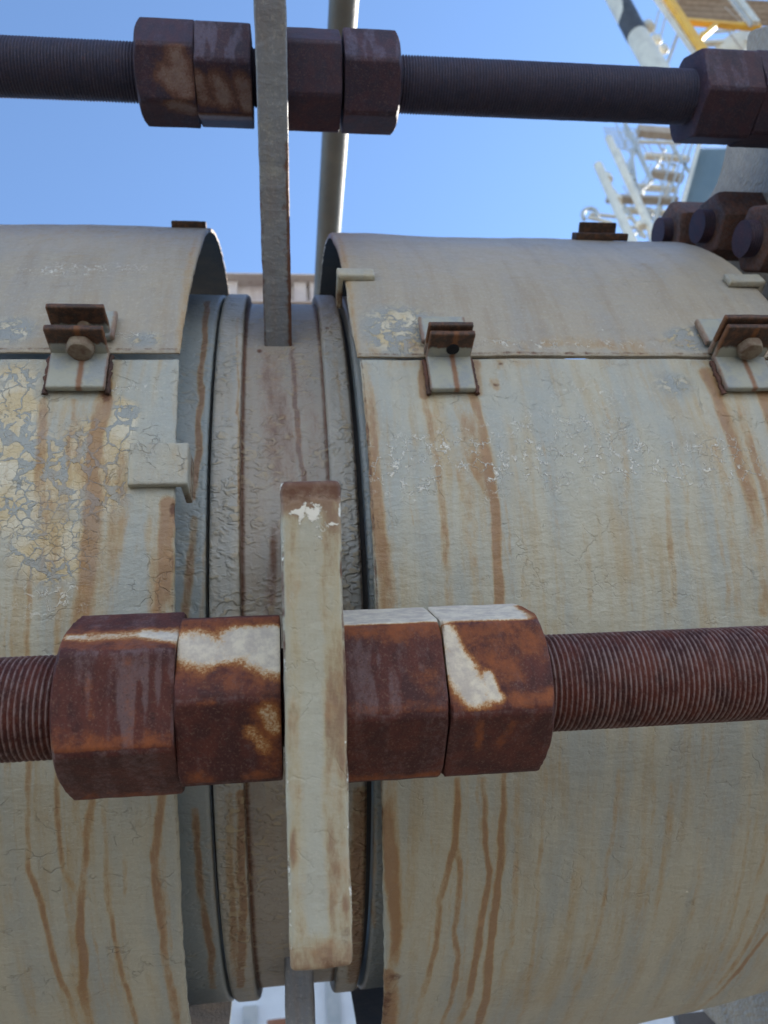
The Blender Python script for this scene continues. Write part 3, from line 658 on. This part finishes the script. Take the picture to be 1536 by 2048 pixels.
def const_masks(n, v): return np.tile(np.array([v], np.float32), (n, 1))
def plate(name, size, frame, mat, root, mk, dn=.003, wob=.0006, seed=1, r=.0012, mfun=None):
    n = tuple(max(1, int(s_/dn)) for s_ in size)
    V, Fc, loc = dense_box(size, n, r, frame, wob, seed)
    mm = mfun(loc) if mfun else const_masks(len(V), mk)
    return under(link(name, grid_mesh(name, V, Fc, True, mm, loc+seed*.37), mat), root)
def cylframe(X, a, rad):                    # local x along the pipe, y tangential up, z outward
    er = np.array([0, -math.cos(a), math.sin(a)]); et = np.array([0, math.sin(a), math.cos(a)])
    return frame_from([1, 0, 0], et, er, np.array([X, 0, AX])+er*rad)
def join_angle(name, parts, mat, root, mfun, seed=1):
    Vs, Fs, Ms, Ss = [], [], [], []; k = 0
    for size, frame in parts:
        n = tuple(max(1, int(s_/.0018)) for s_ in size)
        V, Fc, loc = dense_box(size, n, .0013, frame, .0006, seed); Vs.append(V); Fs.append(Fc[0]+k); k += len(V); Ms.append(mfun(V)); Ss.append(np.stack([V[:, 0], V[:, 2], V[:, 1]], 1))
    return under(link(name, grid_mesh(name, np.concatenate(Vs), Fs, True, np.concatenate(Ms), np.concatenate(Ss)), mat), root)
M['clamp'] = None
def clamp_mat():
    s = NT('clamp_paint_and_rust'); A = s.attr('m'); sep = s.n('ShaderNodeSeparateColor'); s.L(A.outputs['Color'], sep.inputs[0])
    n1 = s.noise(s.obj, 60, 5, .65); n2 = s.noise(s.obj, 170, 4, .7)
    pc = s.mix(s.sm(n1, .4, .65), (.36, .37, .32), (.28, .31, .32)); rc = s.mix(s.sm(n2, .4, .65), (.055, .036, .030), (.13, .065, .04))
    f = s.sm(s.add(sep.outputs[0], s.mul(s.sub(n2, .5), .7)), .35, .65); c = s.mix(f, pc, rc)
    sf = s.sm(s.add(sep.outputs[1], s.mul(s.sub(n2, .5), .5)), .2, .8); c = s.mix(s.mul(sf, .85), c, (.22, .09, .035))
    return s.done(c, .58, s.bump(s.add(n2, s.mul(n1, .6)), .0015, .6), spec=.35)
M['clamp'] = clamp_mat()
def clamp(root, Xc, wd, rad, leg, out, gap, bolt=True, seed=1, tilt=0., low=.040):
    xb = Xc
    def mf(V):
        yr = -V[:, 1]; z = V[:, 2]-AX
        ro = sstep(rad+.012, rad+.022, np.hypot(yr, z))*sstep(-.030, -.014, z)
        st = .85*np.exp(-((V[:, 0]-xb-.003)/.0032)**2)*(z < -.004)+.6*sstep(.42, .5, np.abs(V[:, 0]-xb)/wd)
        return np.stack([ro*.72+.25*sstep(.44, .5, np.abs(V[:, 0]-xb)/wd), np.clip(st, 0, 1), ro*0, ro*0], 1)
    th = .006
    f0 = cylframe(Xc, R(-.6)-low/2/rad, rad+th/2+.0015)
    Rz = np.eye(4); Rz[:3, :3] = np.array(Matrix.Rotation(tilt, 3, 'X'))
    f1 = frame_from([1, 0, 0], [0, -math.cos(tilt), math.sin(tilt)], [0, -math.sin(tilt), -math.cos(tilt)], np.array([Xc, -(rad+.001+out/2*math.cos(tilt)), AX-.0055+out/2*math.sin(tilt)]))
    lo = join_angle('lower_bracket', [((wd, low, th), f0), ((wd, out, th), f1)], M['clamp'], root, mf, seed)
    f2 = cylframe(Xc, R(1.2)+low*.42/rad, rad+th/2+.003)
    f3 = f1.copy(); f3[:3, 3] += np.array([-.001, -.002, gap])
    upb = join_angle('upper_bracket', [((wd+.004, low*.84, th), f2), ((wd*1.0, out+.002, th*.9), f3)], M['clamp'], root, mf, seed+3)
    # weld beads down both sides of the lower leg
    for sx in (-1, 1):
        mb = MB(); pts = []; rr = []
        for i in range(16):
            a = -R(.8)-low/rad*i/15; rg = random.Random(seed*50+i+sx); er = (0, -math.cos(a), math.sin(a)); q = rad+.002+rg.uniform(-.001, .001)
            pts.append((Xc+sx*(wd/2+.0012+rg.uniform(-.0006, .0006)), er[1]*q, er[2]*q+AX)); rr.append(.0021+rg.uniform(-.0006, .0006))
        mb.tube(pts, rr, 8); wo = mb.build('weld_bead', M['rustdark'], smooth=80); wo.parent = lo
    if bolt:
        cb = np.array([Xc+.003, -(rad+out*.50), AX-.0085+out*.5*math.sin(tilt)]); k = 6
        mb = MB(); prof = [(.0, .0110), (-.002, .0115), (-.006, .0112), (-.0085, .0095), (-.0092, .006)]
        rings = np.array([[[cb[0]+rr_*math.cos(b)*(1+.03*math.cos(6*b)), cb[1]+rr_*math.sin(b)*(1+.03*math.cos(6*b)), cb[2]+dz] for b in np.linspace(0, 2*math.pi, 31)[:-1]] for dz, rr_ in prof])
        V, Fc = loft(rings, cap=True); mb.add(V, Fc); mb.tube([(cb[0], cb[1], cb[2]-.001), (cb[0], cb[1], cb[2]+gap+.018)], .006, 16)
        bo = mb.build('bolt', M['boltm'], smooth=40); bo.parent = lo
    else:
        mb = MB(); cb = (Xc+.002, -(rad+out*.52), AX-.0098+out*.5*math.sin(tilt)); mb.tube([cb, (cb[0], cb[1], cb[2]+.0024)], .0058, 20); h_ = mb.build('bolt_hole', M['hole']); h_.parent = lo
M['boltm'] = plain('weathered_bolt', (.24, .20, .15), (.13, .075, .05), 90, .55, bd=.0006)
M['hole'] = plain('hole_black', (.012, .014, .02), (.01, .01, .014), 20, .9)
# bracket places from the photo: left clamp, two clamps on the right cover
clamp(left, -.1713, .0475, RL, .05, .033, .023, True, 3)
clamp(right, .1475, .0405, RS, .05, .033, .008, False, 5)
clamp(right, .4265, .050, RS, .05, .040, .009, True, 8, tilt=R(6))
def stop_tab(root, X0, X1, ac, hgt, rad, inward, seed, side):
    f0 = cylframe((X0+X1)/2, ac, rad+.004); Xe = X1 if side > 0 else X0
    f1 = cylframe(Xe-side*.003, ac, rad+.004-inward/2+.003)
    def mf(V):
        n = (fbm(V*70, 5)-.3); rr_ = np.hypot(V[:, 1], V[:, 2]-AX); ins = sstep(rad, rad-.02, rr_)
        return np.stack([.12+n*.4+.3*ins, n*.3, n*0, .1+ins*.5], 1)
    def mc(V):
        q = mf(V); return q
    return join_angle('stop_tab', [((X1-X0, hgt, .007), f0), ((.006, hgt, inward), f1)], M['tab'], root, mc, seed)
M['tab'] = paint('tab_paint', grey=(.44, .43, .35), blue=(.36, .37, .34), ochre=(.46, .40, .27), wash=.3, crackle=1.)
stop_tab(left, -.1235, -.0775, R(-12.6), .037, RL, .040, 4, 1)
stop_tab(right, .0545, .092, R(13.6), .016, RS, .036, 6, -1)
stop_tab(right, .468, .508, R(13.6), .018, RS, .02, 7, 1)
# angle brackets standing on top of the covers
def top_bracket(root, X0, X1, a, rad, hh, seed):
    f0 = cylframe((X0+X1)/2, a, rad+hh/2); f1 = cylframe((X0+X1)/2, a, rad+.004)
    f2 = cylframe((X0+X1)/2, a+.05, rad+hh*.75)
    def mf(V): return np.stack([np.full(len(V), .9), np.full(len(V), .2), V[:, 0]*0, V[:, 0]*0], 1)
    f3 = cylframe((X0+X1)/2, a-.02, rad+.005); w_ = (X1-X0)*(.72 if hh > .02 else 1)
    return join_angle('top_bracket', [((w_, .006, hh), f0), ((X1-X0, .02, .009), f3)], M['clamp'], root, mf, seed)
top_bracket(left, -.128, -.0885, R(37), RL, .008, 2)
top_bracket(right, .365, .432, R(36), RS, .022, 3)

# ------------------------------------------------------------------ tie rods
RR = .6886; P_ = .003175; R0 = .0286
def thread_mesh():
    x0, x1 = -.47, .66; npp = 6; k = 96; xs = np.arange(x0, x1, P_/npp); th = np.linspace(0, 2*math.pi, k+1)[:-1]
    X = np.repeat(xs[:, None], k, 1); T = np.repeat(th[None], len(xs), 0); ph = (X/P_+T/(2*math.pi)) % 1.0
    tri = np.abs(ph*2-1); prof = sstep(.10, .80, tri); p = np.stack([X*120, np.cos(T)*4, np.sin(T)*4], -1).reshape(-1, 3)
    nz = (fbm(p, 8, 3)-.5).reshape(X.shape)
    Rr = R0-.00165*prof+nz*.0007
    V = np.stack([X, Rr*np.cos(T), Rr*np.sin(T)], -1); V, Fc = loft(V, cap=True)
    mk = np.zeros((len(V), 4)); mk[:, 2] = (1.15*(1-prof)**1.5*(.75+.9*nz)).ravel()
    mk[:, 1] = (np.clip(nz*2.2-.3, 0, 1)*.7).ravel()
    return grid_mesh('threaded_rod', V, Fc, True, mk, V)
rod_me = thread_mesh()
rod_me.materials.append(M['thread'])
def nut_mesh(x0, x1, corner, patches, chl=.5, chr_=.5, frost=.5, seed=1, fray=1.):
    # corner: angle (radians, in the Y-Z section measured like the faces below) of the first ridge. faces go downward from it.
    AF = .0889; Rc = AF/2/math.cos(math.pi/6); Ln = x1-x0; nxs = 56; k = 6*28; xs = np.linspace(0, Ln, nxs)
    s = np.linspace(0, 1, nxs); rings = []; masks = []
    fr = np.arange(k)/28.0; fi = fr.astype(int); ft = fr-fi                 # face index and position across the face
    ang = corner-fr*math.pi/3                                               # going down
    off = (ft-.5)*math.pi/3
    # even spacing across a flat face
    tt_ = (ft-.5)*2*math.tan(math.pi/6); off = np.arctan(tt_); ang = corner-(fi+.5)*math.pi/3-off
    rho = AF/2/np.cos(off); rho = np.minimum(rho, Rc-.0011)-.0004*sstep(.9, 1, np.abs(ft-.5)*2)
    V = []; Mk = []
    for i, x in enumerate(xs):
        lim = Rc+.01
        for d, c_ in ((x, chl), (Ln-x, chr_)):
            lim = min(lim, AF/2*(1.0-.02)+c_*0+1.73*d+(1-c_)*(Rc-AF/2*.98))
        r_ = np.minimum(rho, lim)
        # small round on end edges
        for d in (x, Ln-x):
            if d < .0009: r_ = r_-(.0009-d)**2/.0009*.6
        V.append(np.stack([np.full(k, x0+x), -r_*np.cos(ang), r_*np.sin(ang)], 1))
        Mk.append(np.stack([np.full(k, x), fi, ft*AF/1.732], 1))
    V = np.array(V); Mk = np.array(Mk).reshape(-1, 3)
    p = V.reshape(-1, 3); nz = fbm(p*70+seed, seed, 3)-.5; cen = p.copy(); cen[:, 0] = 0; dirn = cen/np.linalg.norm(cen, axis=1)[:, None]
    p = p+dirn*(nz*.0008)[:, None]; V = p.reshape(V.shape)
    inn = lambda X, f: np.stack([np.full(k, X), V[0, :, 1]*0-f*np.cos(ang), f*np.sin(ang)], 1)
    A_ = np.concatenate([inn(x0, .027)[None], inn(x0, .034)[None]*1.0, V, inn(x1, .034)[None], inn(x1, .027)[None]])
    V2, Fc = loft(A_, cap=True)
    wv = fbm(p*42+seed*3, seed+4, 3)-.5; wv2 = fbm(p*150+seed*3, seed+9, 3)-.5
    pa = np.zeros(len(p)); og = np.zeros(len(p)); fr_ = np.full(len(p), frost)
    for kind, f, xa, ta, xb, tb, w_, kk in patches:        # millimetres along and down the face
        sel = Mk[:, 1] == f; x = Mk[:, 0]*1000+wv*5*fray; t = Mk[:, 2]*1000+wv2*3*fray+wv*3*fray
        dx, dt = xb-xa, tb-ta; u = np.clip(((x-xa)*dx+(t-ta)*dt)/(dx*dx+dt*dt+1e-9), 0, 1); d = np.hypot(x-xa-u*dx, t-ta-u*dt)
        v = kk*(1-sstep(w_*.15, w_*1.9, d))*sel
        if kind == 'p': pa = np.maximum(pa, v); og = np.maximum(og, .85*min(kk, 1)*(1-sstep(w_*.9, w_*2.6, d))*sel)
        elif kind == 'o': og = np.maximum(og, v)
        elif kind == 'c': pa = pa*(1-v)
        else: fr_ = fr_+v
    streak = fbm(np.stack([Mk[:, 0]*160, Mk[:, 1]*9, Mk[:, 2]*22], 1), seed+2, 2)
    fr_ = fr_*sstep(.42, .62, streak)+.6*np.exp(-((np.abs(Mk[:, 2]/.0513-.5)*2-1)/.06)**2)*(.4+wv2*2)
    mk = np.stack([pa, og, fr_, pa*0], 1); pad = np.tile(np.array([[0, .2, 0, 0]]), (2*k, 1)); mk = np.concatenate([pad, mk, pad])
    return grid_mesh('hex_nut', V2, Fc, True, mk, V2)
def finish(me):
    try: me.set_sharp_from_angle(angle=R(38))
    except Exception: pass
    return me
def tie_rod(ang, label, nuts, mat_nut, mat_rod):
    a = R(ang); base = (0, -RR*math.cos(a), RR*math.sin(a)+AX)
    t = thing('tie_rod', base, label, 'tie rod')
    r_ = bpy.data.objects.new('threaded_rod', rod_me if mat_rod == 0 else rod_me); col.objects.link(r_); r_.parent = t
    if mat_rod: r_.material_slots[0].link = 'OBJECT'; r_.material_slots[0].material = M['topthread']
    for args in nuts:
        o = link('hex_nut', finish(nut_mesh(*args)), mat_nut, t)
    return t
aF = R(-20.9)
c1 = aF-R(-31)     # first ridge above the visible front, angle grows upward
nutsF = [
    # face 0 spans from the named ridge downward; top face is face 5
    (-.1209, -.0597, aF+R(31), [('p', 5, 4, 3+30, 10, 3+30, 4, .7), ('p', 5, 44, 32, 60, 38, 6, 1.), ('p', 5, 12, 34, 58, 30, 5, .55), ('o', 5, 0, 35, 62, 40, 14, .9), ('o', 0, 5, 46, 55, 48, 7, .75), ('o', 0, 18, 15, 20, 45, 3, .5), ('o', 0, 38, 5, 40, 45, 3.5, .5), ('f', 0, 10, 28, 30, 30, 16, .5), ('f', 0, 48, 20, 48, 34, 14, .5), ('o', 1, 10, 46, 55, 50, 5, .6)], .9, .25, .5, 1, .6),
    (-.0592, -.0052, aF-R(1), [('p', 5, 7, 20, 14, 22, 10, 1.15), ('p', 5, 14, 22, 24, 24, 9, 1.0), ('p', 5, 34, 16, 50, 17, 12, 1.25), ('p', 5, 44, 26, 52, 30, 9, 1.1), ('c', 5, 26, 48, 26, 38, 6, 1.), ('c', 5, 0, 2, 54, 2, 5, 1.), ('o', 5, 0, 3, 54, 3, 6, .8), ('o', 5, 5, 36, 45, 44, 8, .7), ('p', 0, 47, 8, 50, 18, 4, .62), ('p', 0, 38, 20, 46, 30, 4, .45), ('o', 0, 46, 6, 50, 38, 8, .8), ('o', 0, 8, 46, 14, 48, 5, .8), ('o', 0, 38, 48, 46, 47, 5, .8), ('o', 0, 12, 2, 20, 2, 2, .8)], .45, .15, .25, 2),
    (.0287, .0830, aF+R(44), [('p', 5, 2, 20, 52, 20, 30, 1.4), ('p', 5, 2, 43, 52, 43, 8, 1.4), ('o', 0, 0, 2, 54, 3, 8, .9), ('o', 0, 44, 30, 54, 46, 8, .5), ('f', 0, 10, 20, 10, 44, 7, .5), ('f', 0, 22, 18, 24, 44, 5, .5), ('f', 0, 40, 30, 42, 40, 4, .5), ('o', 0, 2, 47, 54, 48, 4, .5), ('o', 1, 2, 48, 54, 49, 4, .8)], .1, .45, .35, 3),
    (.0842, .1425, aF+R(43), [('p', 5, 4, 20, 44, 22, 28, 1.4), ('p', 5, 4, 42, 44, 42, 7, 1.4), ('c', 5, 58, 15, 58, 48, 6, 1), ('o', 5, 50, 20, 56, 40, 8, .7), ('p', 0, 2, 6, 8, 24, 5, 1.1), ('p', 0, 4, 22, 14, 40, 8, 1.25), ('p', 0, 22, 32, 24, 42, 3.2, 1.15), ('p', 0, 12, 40, 26, 43, 3, .9), ('o', 0, 10, 8, 52, 10, 14, .8), ('o', 0, 22, 20, 34, 28, 9, .85), ('o', 0, 34, 44, 54, 44, 5, .9), ('o', 1, 16, 8, 18, 30, 3, .7), ('o', 1, 34, 8, 28, 30, 3, .5)], .35, .9, .3, 4),
]
tie_rod(-30, 'nearest rusty threaded tie rod with four big rusty nuts, crossing in front of both covers', nutsF, M['rust'], 0)
aT = R(-63)
nutsT = [
    (-.1409, -.0830, aT+R(32), [('p', 0, 42, 12, 46, 34, 10, .75), ('p', 0, 30, 28, 46, 40, 10, .65), ('p', 1, 36, 6, 50, 12, 10, .7), ('o', 0, 30, 10, 50, 14, 8, .7)], .9, .2, .25, 5),
    (-.0822, -.0263, aT+R(17), [('p', 0, 3, 18, 5, 34, 7, .7), ('p', 0, 22, 20, 28, 36, 9, .75), ('p', 0, 46, 20, 50, 40, 8, .7), ('p', 0, 10, 40, 46, 40, 4, .4), ('o', 0, 12, 20, 46, 30, 12, .7), ('p', 1, 4, 8, 50, 8, 8, .8), ('f', 5, 10, 25, 40, 30, 25, .7)], .2, .2, .3, 6),
    (.0100, .0655, aT+R(45), [], .1, .4, .1, 7),
    (.0686, .1269, aT+R(26), [('f', 5, 10, 25, 40, 30, 25, .6)], .3, .9, .2, 8),
    (.4605, .5266, aT+R(12), [('f', 5, 10, 25, 40, 30, 25, .4)], .55, .2, .2, 9),
    (.5275, .5970, aT+R(20), [], .2, .2, .2, 10),
]
tie_rod(30, 'dark threaded tie rod with big hex nuts crossing the sky above the covers', nutsT, M['topnut'], 1)

# ------------------------------------------------------------------ behind: slanting pole and beam
p0 = at_z(688, 0, 1.55); p1 = at_z(652, 545, 2.08); d = (p1-p0)
po = thing('steel_pole', tuple(p1+d*.4), 'pale slanting steel pole rising behind the gap and behind the upper tie rod', 'pole')
mb = MB(); mb.tube([p0-d*1.2, p1+d*.25], .0293, 32); under(mb.build('pole_tube', M['pole'], smooth=40), po)
mb = MB(); mb.tube([p1+d*.22, p1+d*.4], .045, 32); under(mb.build('pole_socket', M['grey'], smooth=40), po)
b0 = at_y(300, 552, 1.3); b1 = at_y(900, 552, 1.3); bt = (at_y(530, 552, 1.3).z); bb = at_y(530, 606, 1.3).z
bm = thing('channel_beam', (0, 1.35, bb), 'pale pink white horizontal steel beam seen low through the gap behind the pipe', 'beam')
mb = MB(); mb.beam((-1.6, 1.36, (bt+bb)/2), (1.6, 1.36, (bt+bb)/2), .012, bt-bb); under(mb.build('web', M['beam'], bevel=.002), bm)
for z in (bt, bb):
    mb = MB(); mb.beam((-1.6, 1.325, z), (1.6, 1.325, z), .075, .010); under(mb.build('beam_flange', M['beam'], bevel=.002), bm)
for px in (462, 600, 632):
    q = at_y(px, 575, 1.32); mb = MB(); mb.beam((q.x, 1.33, bb+.006), (q.x, 1.33, bt-.006), .010, .055, up=(1, 0, 0)); under(mb.build('stiffener', M['beam'], bevel=.001), bm)
for sx in (-1.55, 1.55):
    mb = MB(); mb.beam((sx, 1.40, 0), (sx, 1.40, bb), .12); under(mb.build('beam_leg', M['beam']), bm)

# ------------------------------------------------------------------ the plant in the distance, upper right
def tubes(parent, name, mat, L, Y, seg=12):
    for (a, b, r_) in L:
        mb = MB(); mb.tube([at_y(*a, Y), at_y(*b, Y)], r_, seg); under(mb.build(name, mat, smooth=50), parent)
def beams(parent, name, mat, L, Y, dep=None):
    for (a, b, w_) in L:
        mb = MB(); mb.beam(at_y(*a, Y), at_y(*b, Y), w_, dep or w_, up=(0, 1, 0)); under(mb.build(name, mat), parent)
YD = 9.0
du = thing('exhaust_duct', tuple(at_y(1300, 100, YD)), 'thick pale round duct with a painted shadow band at the top right against the sky', 'duct')
dp = [at_y(*p, YD) for p in [(1345, 190), (1301, 118), (1268, 60), (1222, -24), (1160, -130)]]
mb = MB(); mb.tube(dp, .29, 40); under(mb.build('duct_body', M['cream'], smooth=50), du)
mb = MB(); mb.tube([at_y(*p, YD) for p in [(1276, 74), (1268, 60), (1245, 16)]], .297, 40); under(mb.build('dark_shadow_band', M['dark'], smooth=50), du)  # shadow across the duct, modelled as a dark grey band
for px, py, r_ in ((1296, 54, .17), (1314, 79, .12), (1328, 98, .11)):
    mb = MB(); c_ = at_y(px, py, YD-.05); mb.tube([c_+Vector((0, 0, -.16)), c_+Vector((0, 0, -.10)), c_+Vector((0, 0, .10)), c_+Vector((0, 0, .16))], [r_*.5, r_, r_, r_*.5], 20); under(mb.build('bolted_lug', M['cream'], smooth=50), du)
wk = thing('steel_walkway', tuple(at_y(1400, 110, YD+1)), 'bright yellow steel walkway frame with brown gratings at the top right corner', 'walkway')
beams(wk, 'yellow_post', M['yellow'], [((1420, 122), (1332, -10), .19)], YD+.6)
beams(wk, 'yellow_rail', M['yellow'], [((1368, 43), (1520, 56), .17)], YD+.6)
beams(wk, 'yellow_brace', M['yellow'], [((1400, 78), (1432, 50), .15)], YD+.6)
beams(wk, 'grey_post', M['cream'], [((1408, 128), (1310, -10), .17)], YD+.8)
beams(wk, 'grey_post', M['cream'], [((1510, 50), (1462, -14), .24)], YD+.5)
beams(wk, 'grey_post', M['grey'], [((1502, 52), (1452, -14), .08)], YD+.45)
beams(wk, 'brace', M['brown'], [((1455, 60), (1490, 108), .03), ((1450, 14), (1490, 52), .03)], YD+.7)
for i in range(9):
    y = -4+i*5.5
    beams(wk, 'grating_bar', M['grating'] if i % 2 else M['brown'], [((1350+i*3.0, y), (1545, y+10), .035)], YD+1.0+i*.25, .12)
beams(wk, 'floor_beam', M['cream'], [((1395, 88), (1545, 80), .16), ((1400, 66), (1470, 60), .08)], YD+2.2)
beams(wk, 'hanger', M['grey'], [((1318, 22), (1291, 136), .05), ((1332, 30), (1305, 140), .05), ((1355, 70), (1330, 140), .10)], YD+1.4)
ve = thing('pressure_vessel', tuple(at_y(1450, 120, YD+2)), 'rounded pale vessel half hidden behind the yellow walkway and the upper nut', 'tank')
mb = MB(); c_ = at_y(1470, 92, YD+2.5); mb.tube([c_+Vector((-.9, 0, -.9)), c_+Vector((-.6, 0, -.62)), c_+Vector((0, 0, -.05)), c_+Vector((.5, 0, .40)), c_+Vector((.7, 0, .55))], [.3, .42, .46, .36, .1], 36); under(mb.build('vessel_shell', M['cream'], smooth=60), ve)
# lower group: open lattice tower with slender pipes and a clad wall
lt = thing('lattice_tower', tuple(at_y(1290, 470, YD+2)), 'open pale steel lattice tower with cross beams above the far end of the right cover', 'tower')
tubes(lt, 'column', M['cream'], [((1217, 276), (1312, 482), .085), ((1196, 330), (1268, 492), .10)], YD)
tubes(lt, 'flange_ring', M['cream'], [((1212, 352), (1216, 361), .115), ((1231, 396), (1235, 404), .12), ((1280, 446), (1284, 454), .10)], YD)
tubes(lt, 'brace', M['grey'], [((1250, 248), (1304, 362), .055), ((1258, 350), (1268, 296), .05), ((1270, 360), (1262, 300), .04), ((1304, 362), (1276, 388), .03)], YD+.8)
beams(lt, 'cross_beam', M['brown'], [((1214, 397), (1354, 402), .11), ((1303, 346), (1366, 357), .14), ((1276, 262), (1366, 270), .30)], YD+1.2, .2)
beams(lt, 'cross_beam', M['cream'], [((1278, 283), (1362, 286), .07), ((1240, 452), (1345, 462), .06), ((1180, 428), (1262, 436), .06)], YD+1.0)
beams(lt, 'hanger', M['grey'], [((1357, 276), (1318, 398), .045), ((1372, 290), (1336, 396), .045), ((1384, 288), (1345, 404), .06), ((1345, 402), (1318, 480), .05), ((1320, 398), (1298, 480), .04), ((1344, 290), (1378, 344), .06)], YD+.9)
rg = random.Random(5)
cl = MB()
for i in range(80):
    x = rg.uniform(1214, 1345); y = rg.uniform(245, 478)
    if x < 1205+(y-245)*.22: continue
    a_ = rg.choice([.5, .5, -.35, 0.05]); L_ = rg.uniform(14, 52)
    cl.beam(at_y(x, y, YD+1.6), at_y(x+(L_*a_ if abs(a_) > .1 else L_), y+(L_ if abs(a_) > .1 else L_*.06), YD+1.6), rg.uniform(.015, .05), up=(0, 1, 0))
under(cl.build('bracing_mesh', M['grey']), lt)
cl = MB()
for i in range(14):
    x = 1208+i*5; cl.beam(at_y(x, 254+i*1.0, YD+2.2), at_y(x+14, 290+i*2, YD+2.2), .018, up=(0, 1, 0))
for i in range(6): cl.beam(at_y(1206+i*2, 256+i*8, YD+2.2), at_y(1280, 258+i*8, YD+2.2), .014, up=(0, 1, 0))
under(cl.build('guard_mesh', M['grey']), lt)
pv = thing('pipe_valve', tuple(at_y(1176, 430, YD)), 'small round pale pipe valve poking up left of the lattice tower', 'valve')
pts = [at_y(1180+15*math.cos(b), 430-13*math.sin(b), YD-.1) for b in np.linspace(-.4, 3.9, 14)]
mb = MB(); mb.tube(pts, .045, 10); under(mb.build('hand_wheel', M['grey'], smooth=60), pv)
mb = MB(); mb.tube([at_y(1176, 434, YD-.1), at_y(1224, 446, YD-.1)], .04, 12); under(mb.build('valve_stem', M['cream'], smooth=60), pv)
cw = thing('clad_wall', tuple(at_y(1400, 440, YD+1)), 'pale blue grey corrugated metal wall beside the lattice tower', 'wall')
qa = [at_y(*p, YD+.6) for p in [(1352, 452), (1397, 290), (1470, 290), (1430, 470)]]
n1, n2 = 90, 2; V = []
for i in range(n1+1):
    u_ = i/n1; b_ = qa[0].lerp(qa[3], u_); t_ = qa[1].lerp(qa[2], u_); bz = Vector((0, .13*abs(((u_*13) % 1)*2-1), 0))
    lo_ = qa[0].lerp(qa[3], u_)+bz; hi_ = qa[1].lerp(qa[2], u_)+bz
    V.append([list(lo_), list(hi_), list(hi_+Vector((0, .06, 0))), list(lo_+Vector((0, .06, 0)))])
Vv, Fc = loft(np.array(V), cap=True); mb = MB(); mb.add(Vv, Fc); under(mb.build('corrugated_sheet', M['clad']), cw)
mb = MB(); mb.beam(qa[0]+Vector((0, -.06, 0)), qa[1]+Vector((0, -.06, 0)), .10, up=(0, 1, 0)); under(mb.build('edge_trim', M['cream']), cw)

# ------------------------------------------------------------------ low behind: what shows under the pipe
wb = thing('site_building', (0, 14, 0), 'white walled building far off, glimpsed through the gap under the pipe', 'building')
mb = MB(); mb.beam((-9, 14.5, 2.0), (9, 14.5, 2.0), .5, 4.0); under(mb.build('wall', M['white'], bevel=.02), wb)
mb = MB(); mb.beam((-9.2, 14.4, 4.08), (9.2, 14.4, 4.08), .9, .15); under(mb.build('roof_edge', M['grey']), wb)
for px, hh in ((500, 2.35), (668, 3.0), (780, 2.6)):
    q = at_y(px, 2030, 14.2); mb = MB(); mb.beam((q.x, 14.2, 0), (q.x, 14.2, hh), .22, .06, up=(0, 1, 0)); under(mb.build('door', M['grey']), wb)
for px, mt, nm, lab in ((556, 'orange', 'drum', 'reddish brown drum standing in the yard, seen low through the gap under the pipe'), ):
    q = at_y(px+6, 2046, 6.0); t = thing(nm, (q.x, 6, 0), lab, 'drum')
    mb = MB(); z1 = at_y(px, 2030, 6.0).z; z1 -= .03; mb.tube([(q.x, 6, 0), (q.x, 6, z1-.01), (q.x, 6, z1)], [.10, .10, .09], 28); under(mb.build('drum_body', M[mt], smooth=40), t)
    for zz in (z1*.33, z1*.66, z1-.01):
        mb = MB(); mb.tube([(q.x, 6, zz-.012), (q.x, 6, zz+.012)], .105, 28); under(mb.build('hoop', M[mt], smooth=40), t)
beams(lt, 'cross_beam', M['cream'], [((1290, 312), (1378, 318), .16), ((1228, 418), (1345, 428), .10), ((1262, 372), (1352, 380), .08)], YD+1.9, .15)
beams(lt, 'brace', M['cream'], [((1236, 300), (1300, 440), .07), ((1330, 300), (1268, 420), .06), ((1350, 330), (1300, 470), .09), ((1268, 470), (1330, 400), .05), ((1226, 380), (1290, 475), .07)], YD+1.7)
rk = thing('pipe_rack', tuple(at_y(1500, 2040, 3.2)), 'rack of brown and grey pipes at the lower right corner under the cover', 'pipe rack')
for px, mt, r_ in ((1462, 'brown', .030), (1480, 'orange', .012), (1500, 'grey', .028), (1522, 'brown', .024), (1545, 'dark', .05)):
    q = at_y(px, 2010, 3.2); mb = MB(); mb.tube([(q.x, 3.2, 0), (q.x, 3.2, 2.25), (q.x+.05, 3.2, 2.33), (q.x+.3, 3.2, 2.36)], r_, 18); under(mb.build('pipe', M[mt], smooth=50), rk)
mb = MB(); q = at_y(1500, 2035, 3.25); mb.beam((q.x-.35, 3.28, q.z), (q.x+.6, 3.28, q.z), .06, .09); under(mb.build('cross_bar', M['dark']), rk)

# unseen pale hall added behind the camera to bounce sunlight onto the pipework
wh_ = thing('bounce_hall', (0, -11, 0), 'unseen cream walled hall added behind the viewer to bounce sunlight onto the pipework', 'building')
mb = MB(); mb.beam((-26, -12, 6), (26, -12, 6), 2.0, 12.0); under(mb.build('wall', M['white'], bevel=.03), wh_)
mb = MB(); mb.beam((-26.4, -12, 12.12), (26.4, -12, 12.12), 2.8, .2); under(mb.build('roof_edge', M['grey']), wh_)
for i in range(9):
    x = -22+i*5.5; mb = MB(); mb.beam((x-1.2, -10.99, 8.2), (x+1.2, -10.99, 8.2), .06, 1.3); under(mb.build('window', M['dark']), wh_)
